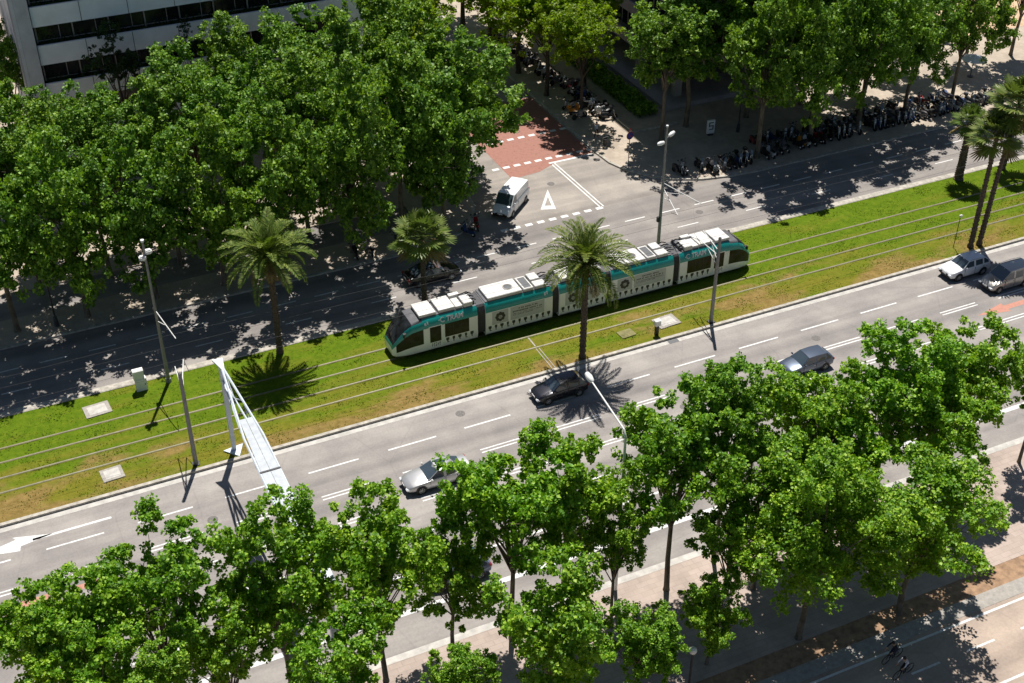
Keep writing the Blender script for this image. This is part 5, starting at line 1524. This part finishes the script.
def person(label, loc, rz, J, shirt, trousers, hair, group=None):
    t = thing('person', label, 'person', loc, rz, group)
    J = {k: Vector(v) for k, v in J.items()}
    for s, sg in (('l', 1), ('r', -1)):
        w, hd = J['wri'+s], J['hand'+s]
        d = (hd-w).normalized(); side = d.cross(Vector((0, 0, 1)))
        if side.length < 0.1: side = Vector((1, 0, 0))
        side.normalize()
        for f in range(5):
            off = (f-2.5)*0.02
            p = hd + side*off + d*(0.045 if f else -0.02) + (side*-0.035 if f == 0 else Vector())
            J['f%d%s' % (f, s)] = p
            J['g%d%s' % (f, s)] = p + d*(0.03 if f else 0.03) + Vector((0, 0, -0.02))
    me = body_mesh({k: tuple(v) for k, v in J.items()}, BONES, RAD_, 'body')
    for m_ in (M['skin'], shirt, trousers, M['black']): me.materials.append(m_)
    sh, hp = J['chest'], J['pelvis']
    idx = []
    for p in me.polygons:
        c = p.center
        best = min(J, key=lambda k: (J[k]-c).length)
        b0 = best[:3]
        m_ = 0
        if best in ('waist', 'chest', 'shl', 'shr', 'elbl', 'elbr'): m_ = 1
        elif best in ('pelvis',) or b0 in ('hip', 'kne'): m_ = 2
        elif b0 in ('ank',): m_ = 2
        elif b0 == 'toe': m_ = 3
        idx.append(m_)
    me.polygons.foreach_set('material_index', idx)
    o = link(bpy.data.objects.new('body', me)); o.parent = t
    hd = J['head']
    b = MB(); b.lathe(hd-Vector((0.015, 0, 0.0)), (-0.35, 0, 1), [(-0.02, 0.108), (0.05, 0.112), (0.11, 0.08), (0.15, 0.01)], 14); b.build('hair', hair, t, 80)
    # face: nose, eyes and mouth
    fx = Vector((1, 0, 0))
    b = MB(); b.lathe(hd+fx*0.085+Vector((0, 0, -0.03)), (1, 0, -0.3), [(0, 0.02), (0.03, 0.012), (0.035, 0.0)], 8); b.build('nose', M['skin'], t)
    for s in (-1, 1):
        b = MB(); b.box(tuple(hd+fx*0.09+Vector((0, s*0.035, 0.01))), (0.012, 0.022, 0.014)); b.build('eye', M['black'], t)
        b = MB(); b.lathe(hd+Vector((0, s*0.095, -0.02)), (0, s, 0), [(0, 0.03), (0.015, 0.02), (0.018, 0)], 8); b.build('ear', M['skin'], t)
    b = MB(); b.box(tuple(hd+fx*0.086+Vector((0, 0, -0.075))), (0.01, 0.045, 0.01)); b.build('mouth', BIKEP['red'], t)
    return t
def stand():
    J = dict(pelvis=(0, 0, .95), waist=(0, 0, 1.10), chest=(0.0, 0, 1.34), neck=(0, 0, 1.50), jaw=(.02, 0, 1.58), head=(.02, 0, 1.66), top=(.01, 0, 1.74))
    for s, g in (('l', 1), ('r', -1)):
        st = 0.16*g
        J.update({'hip'+s: (0.02, g*.09, .90), 'knee'+s: (.06+st*.6, g*.10, .50), 'ank'+s: (-0.02+st, g*.10, .09), 'toe'+s: (.13+st, g*.11, .04), 'sh'+s: (0, g*.19, 1.42), 'elb'+s: (-.03-st*.5, g*.25, 1.13), 'wri'+s: (.07-st*.7, g*.25, .89), 'hand'+s: (.10-st*.8, g*.25, .81)})
    return J
def ride():
    J = dict(pelvis=(-.18, 0, .98), waist=(-.10, 0, 1.12), chest=(.08, 0, 1.33), neck=(.17, 0, 1.47), jaw=(.22, 0, 1.53), head=(.24, 0, 1.61), top=(.24, 0, 1.69))
    for s, g in (('l', 1), ('r', -1)):
        kz = .12*g
        J.update({'hip'+s: (-.12, g*.09, .92), 'knee'+s: (.22+kz*.5, g*.11, .66+kz*.8), 'ank'+s: (.02+kz*.3, g*.11, .30+kz), 'toe'+s: (.16+kz*.3, g*.11, .25+kz), 'sh'+s: (.10, g*.19, 1.40), 'elb'+s: (.32, g*.25, 1.18), 'wri'+s: (.44, g*.21, 1.06), 'hand'+s: (.50, g*.20, 1.05)})
    return J
lightblue = pmat('cloth_lightblue', (0.42, 0.5, 0.62), 0.9, var=0.1, scale=6)
darkcloth = pmat('cloth_dark', (0.02, 0.02, 0.03), 0.9, var=0.2, scale=6)
whitecloth = pmat('cloth_white', (0.6, 0.6, 0.68), 0.9, var=0.1, scale=6)
navy = pmat('cloth_navy', (0.03, 0.035, 0.07), 0.9, var=0.1, scale=6)
hairb = pmat('hair_dark', (0.03, 0.02, 0.015), 0.6, var=0.2, scale=10)
person('person in pale blue shirt and dark trousers walking on the corner pavement', (58.9, 105.6, 0.13), RAD(-70), stand(), lightblue, darkcloth, hairb)
def bicycle(label, loc, rz, mat):
    t = thing('bicycle', label, 'bicycle', loc, rz, 'bicycles on the shaded path')
    r = 0.34
    for nm, x in (('front_wheel', .52), ('rear_wheel', -.52)):
        b = MB(); prof = [(r+0.02*math.cos(a), 0.02*math.sin(a)) for a in np.linspace(0, 2*PI, 7)]
        b.lathe((x, 0, r), (0, 1, 0), [(z, q) for q, z in prof], 24)
        w = b.build(nm, M['rubber'], t, 60)
        b = MB()
        for k in range(12):
            a = k*PI/6; b.tube([(x, 0.01*(-1)**k, r), (x+math.cos(a)*r, 0, r+math.sin(a)*r)], 0.004, 3)
        b.build('spokes', M['rim'], w)
    b = MB()
    for p, q in (((-.52, 0, r), (-.12, 0, .30)), ((-.52, 0, r), (-.2, 0, .78)), ((-.12, 0, .30), (-.2, 0, .85)), ((-.12, 0, .30), (.38, 0, .72)), ((-.19, 0, .78), (.36, 0, .82)), ((.35, 0, .88), (.39, 0, .68)), ((.39, 0, .68), (.52, 0, r))): b.tube([p, q], 0.02, 6)
    b.build('frame', mat, t, 50)
    b = MB(); b.tube([(.52, -.26, 1.02), (.40, -.1, 1.0), (.36, 0, .95), (.40, .1, 1.0), (.52, .26, 1.02)], 0.015, 6); b.tube([(.36, 0, .95), (.35, 0, .86)], 0.015, 6); b.build('handlebar', M['black'], t, 50)
    b = MB(); b.box((-.2, 0, .88), (.26, .13, .05)); b.build('saddle', M['black'], t, 40, 0.02)
    b = MB(); b.lathe((-.12, -.06, .30), (0, 1, 0), [(0, .09), (.02, .09)], 14); b.tube([(-.12, -.1, .30), (.02, -.1, .20)], .015, 5); b.tube([(-.12, .1, .30), (-.22, .1, .42)], .015, 5); b.build('crank', M['rim'], t)
for k, (x, y, sh, lb, lp) in enumerate(((42.4, 37.45, darkcloth, 'bicycle under the rider in black on the white path line', 'person in black cycling on the white path line in tree shade'), (42.25, 36.25, whitecloth, 'bicycle under the rider in the pale top on the shaded path', 'person in a pale top cycling at the picture bottom in tree shade'))):
    bicycle(lb, (x, y, 0.125), RAD(188), BIKEP['black'])
    person(lp, (x, y, 0.125), RAD(188), ride(), sh, darkcloth if k else navy, hairb)

# ------------------------------------------------------------------ camera, sun and sky
cam = bpy.data.cameras.new('camera'); co = bpy.data.objects.new('camera', cam); COL.objects.link(co)
pi_, ro, ya = RAD(35.334), RAD(0.112), RAD(25.084)
fw = Vector((math.sin(ya)*math.cos(pi_), math.cos(ya)*math.cos(pi_), -math.sin(pi_)))
rt = Vector((math.cos(ya), -math.sin(ya), 0)); up = rt.cross(fw)
R2 = rt*math.cos(ro)+up*math.sin(ro); U2 = -rt*math.sin(ro)+up*math.cos(ro)
mw = Matrix.Identity(4)
for i in range(3): mw[i][0], mw[i][1], mw[i][2] = R2[i], U2[i], -fw[i]
mw.translation = Vector((0, 0, 60))
co.matrix_world = mw
cam.sensor_fit = 'HORIZONTAL'; cam.sensor_width = 36.0; cam.lens = 36.0*1298.5/1024
cam.clip_start = 0.5; cam.clip_end = 4000
SC.camera = co

EL, AZ = 65.0, 26.8          # azimuth from +Y towards +X
sd = Vector((math.sin(RAD(AZ))*math.cos(RAD(EL)), math.cos(RAD(AZ))*math.cos(RAD(EL)), math.sin(RAD(EL))))
sl = bpy.data.lights.new('sun', 'SUN'); sl.energy = 5.0; sl.angle = RAD(0.5); sl.color = (1.0, 0.955, 0.89)
so = bpy.data.objects.new('sun', sl); COL.objects.link(so)
so.rotation_euler = (-sd).to_track_quat('-Z', 'Y').to_euler()
so.location = (0, 0, 120)
w = bpy.data.worlds.new('World'); SC.world = w; w.use_nodes = True
nt = w.node_tree; bg = nt.nodes['Background']
sky = nt.nodes.new('ShaderNodeTexSky'); sky.sky_type = 'NISHITA'; sky.sun_disc = False
sky.sun_elevation = RAD(EL); sky.sun_rotation = RAD(AZ)
sky.air_density = 0.8; sky.dust_density = 0.5
nt.links.new(sky.outputs[0], bg.inputs[0]); bg.inputs[1].default_value = 0.05
SC.view_settings.view_transform = 'Standard'; SC.view_settings.look = 'None'
SC.view_settings.exposure = 0.36; SC.view_settings.gamma = 1.0
SC.view_settings.use_curve_mapping = False
SC.cycles.max_bounces = 6; SC.cycles.diffuse_bounces = 3; SC.cycles.glossy_bounces = 3; SC.cycles.transmission_bounces = 4
SC.cycles.use_denoising = True
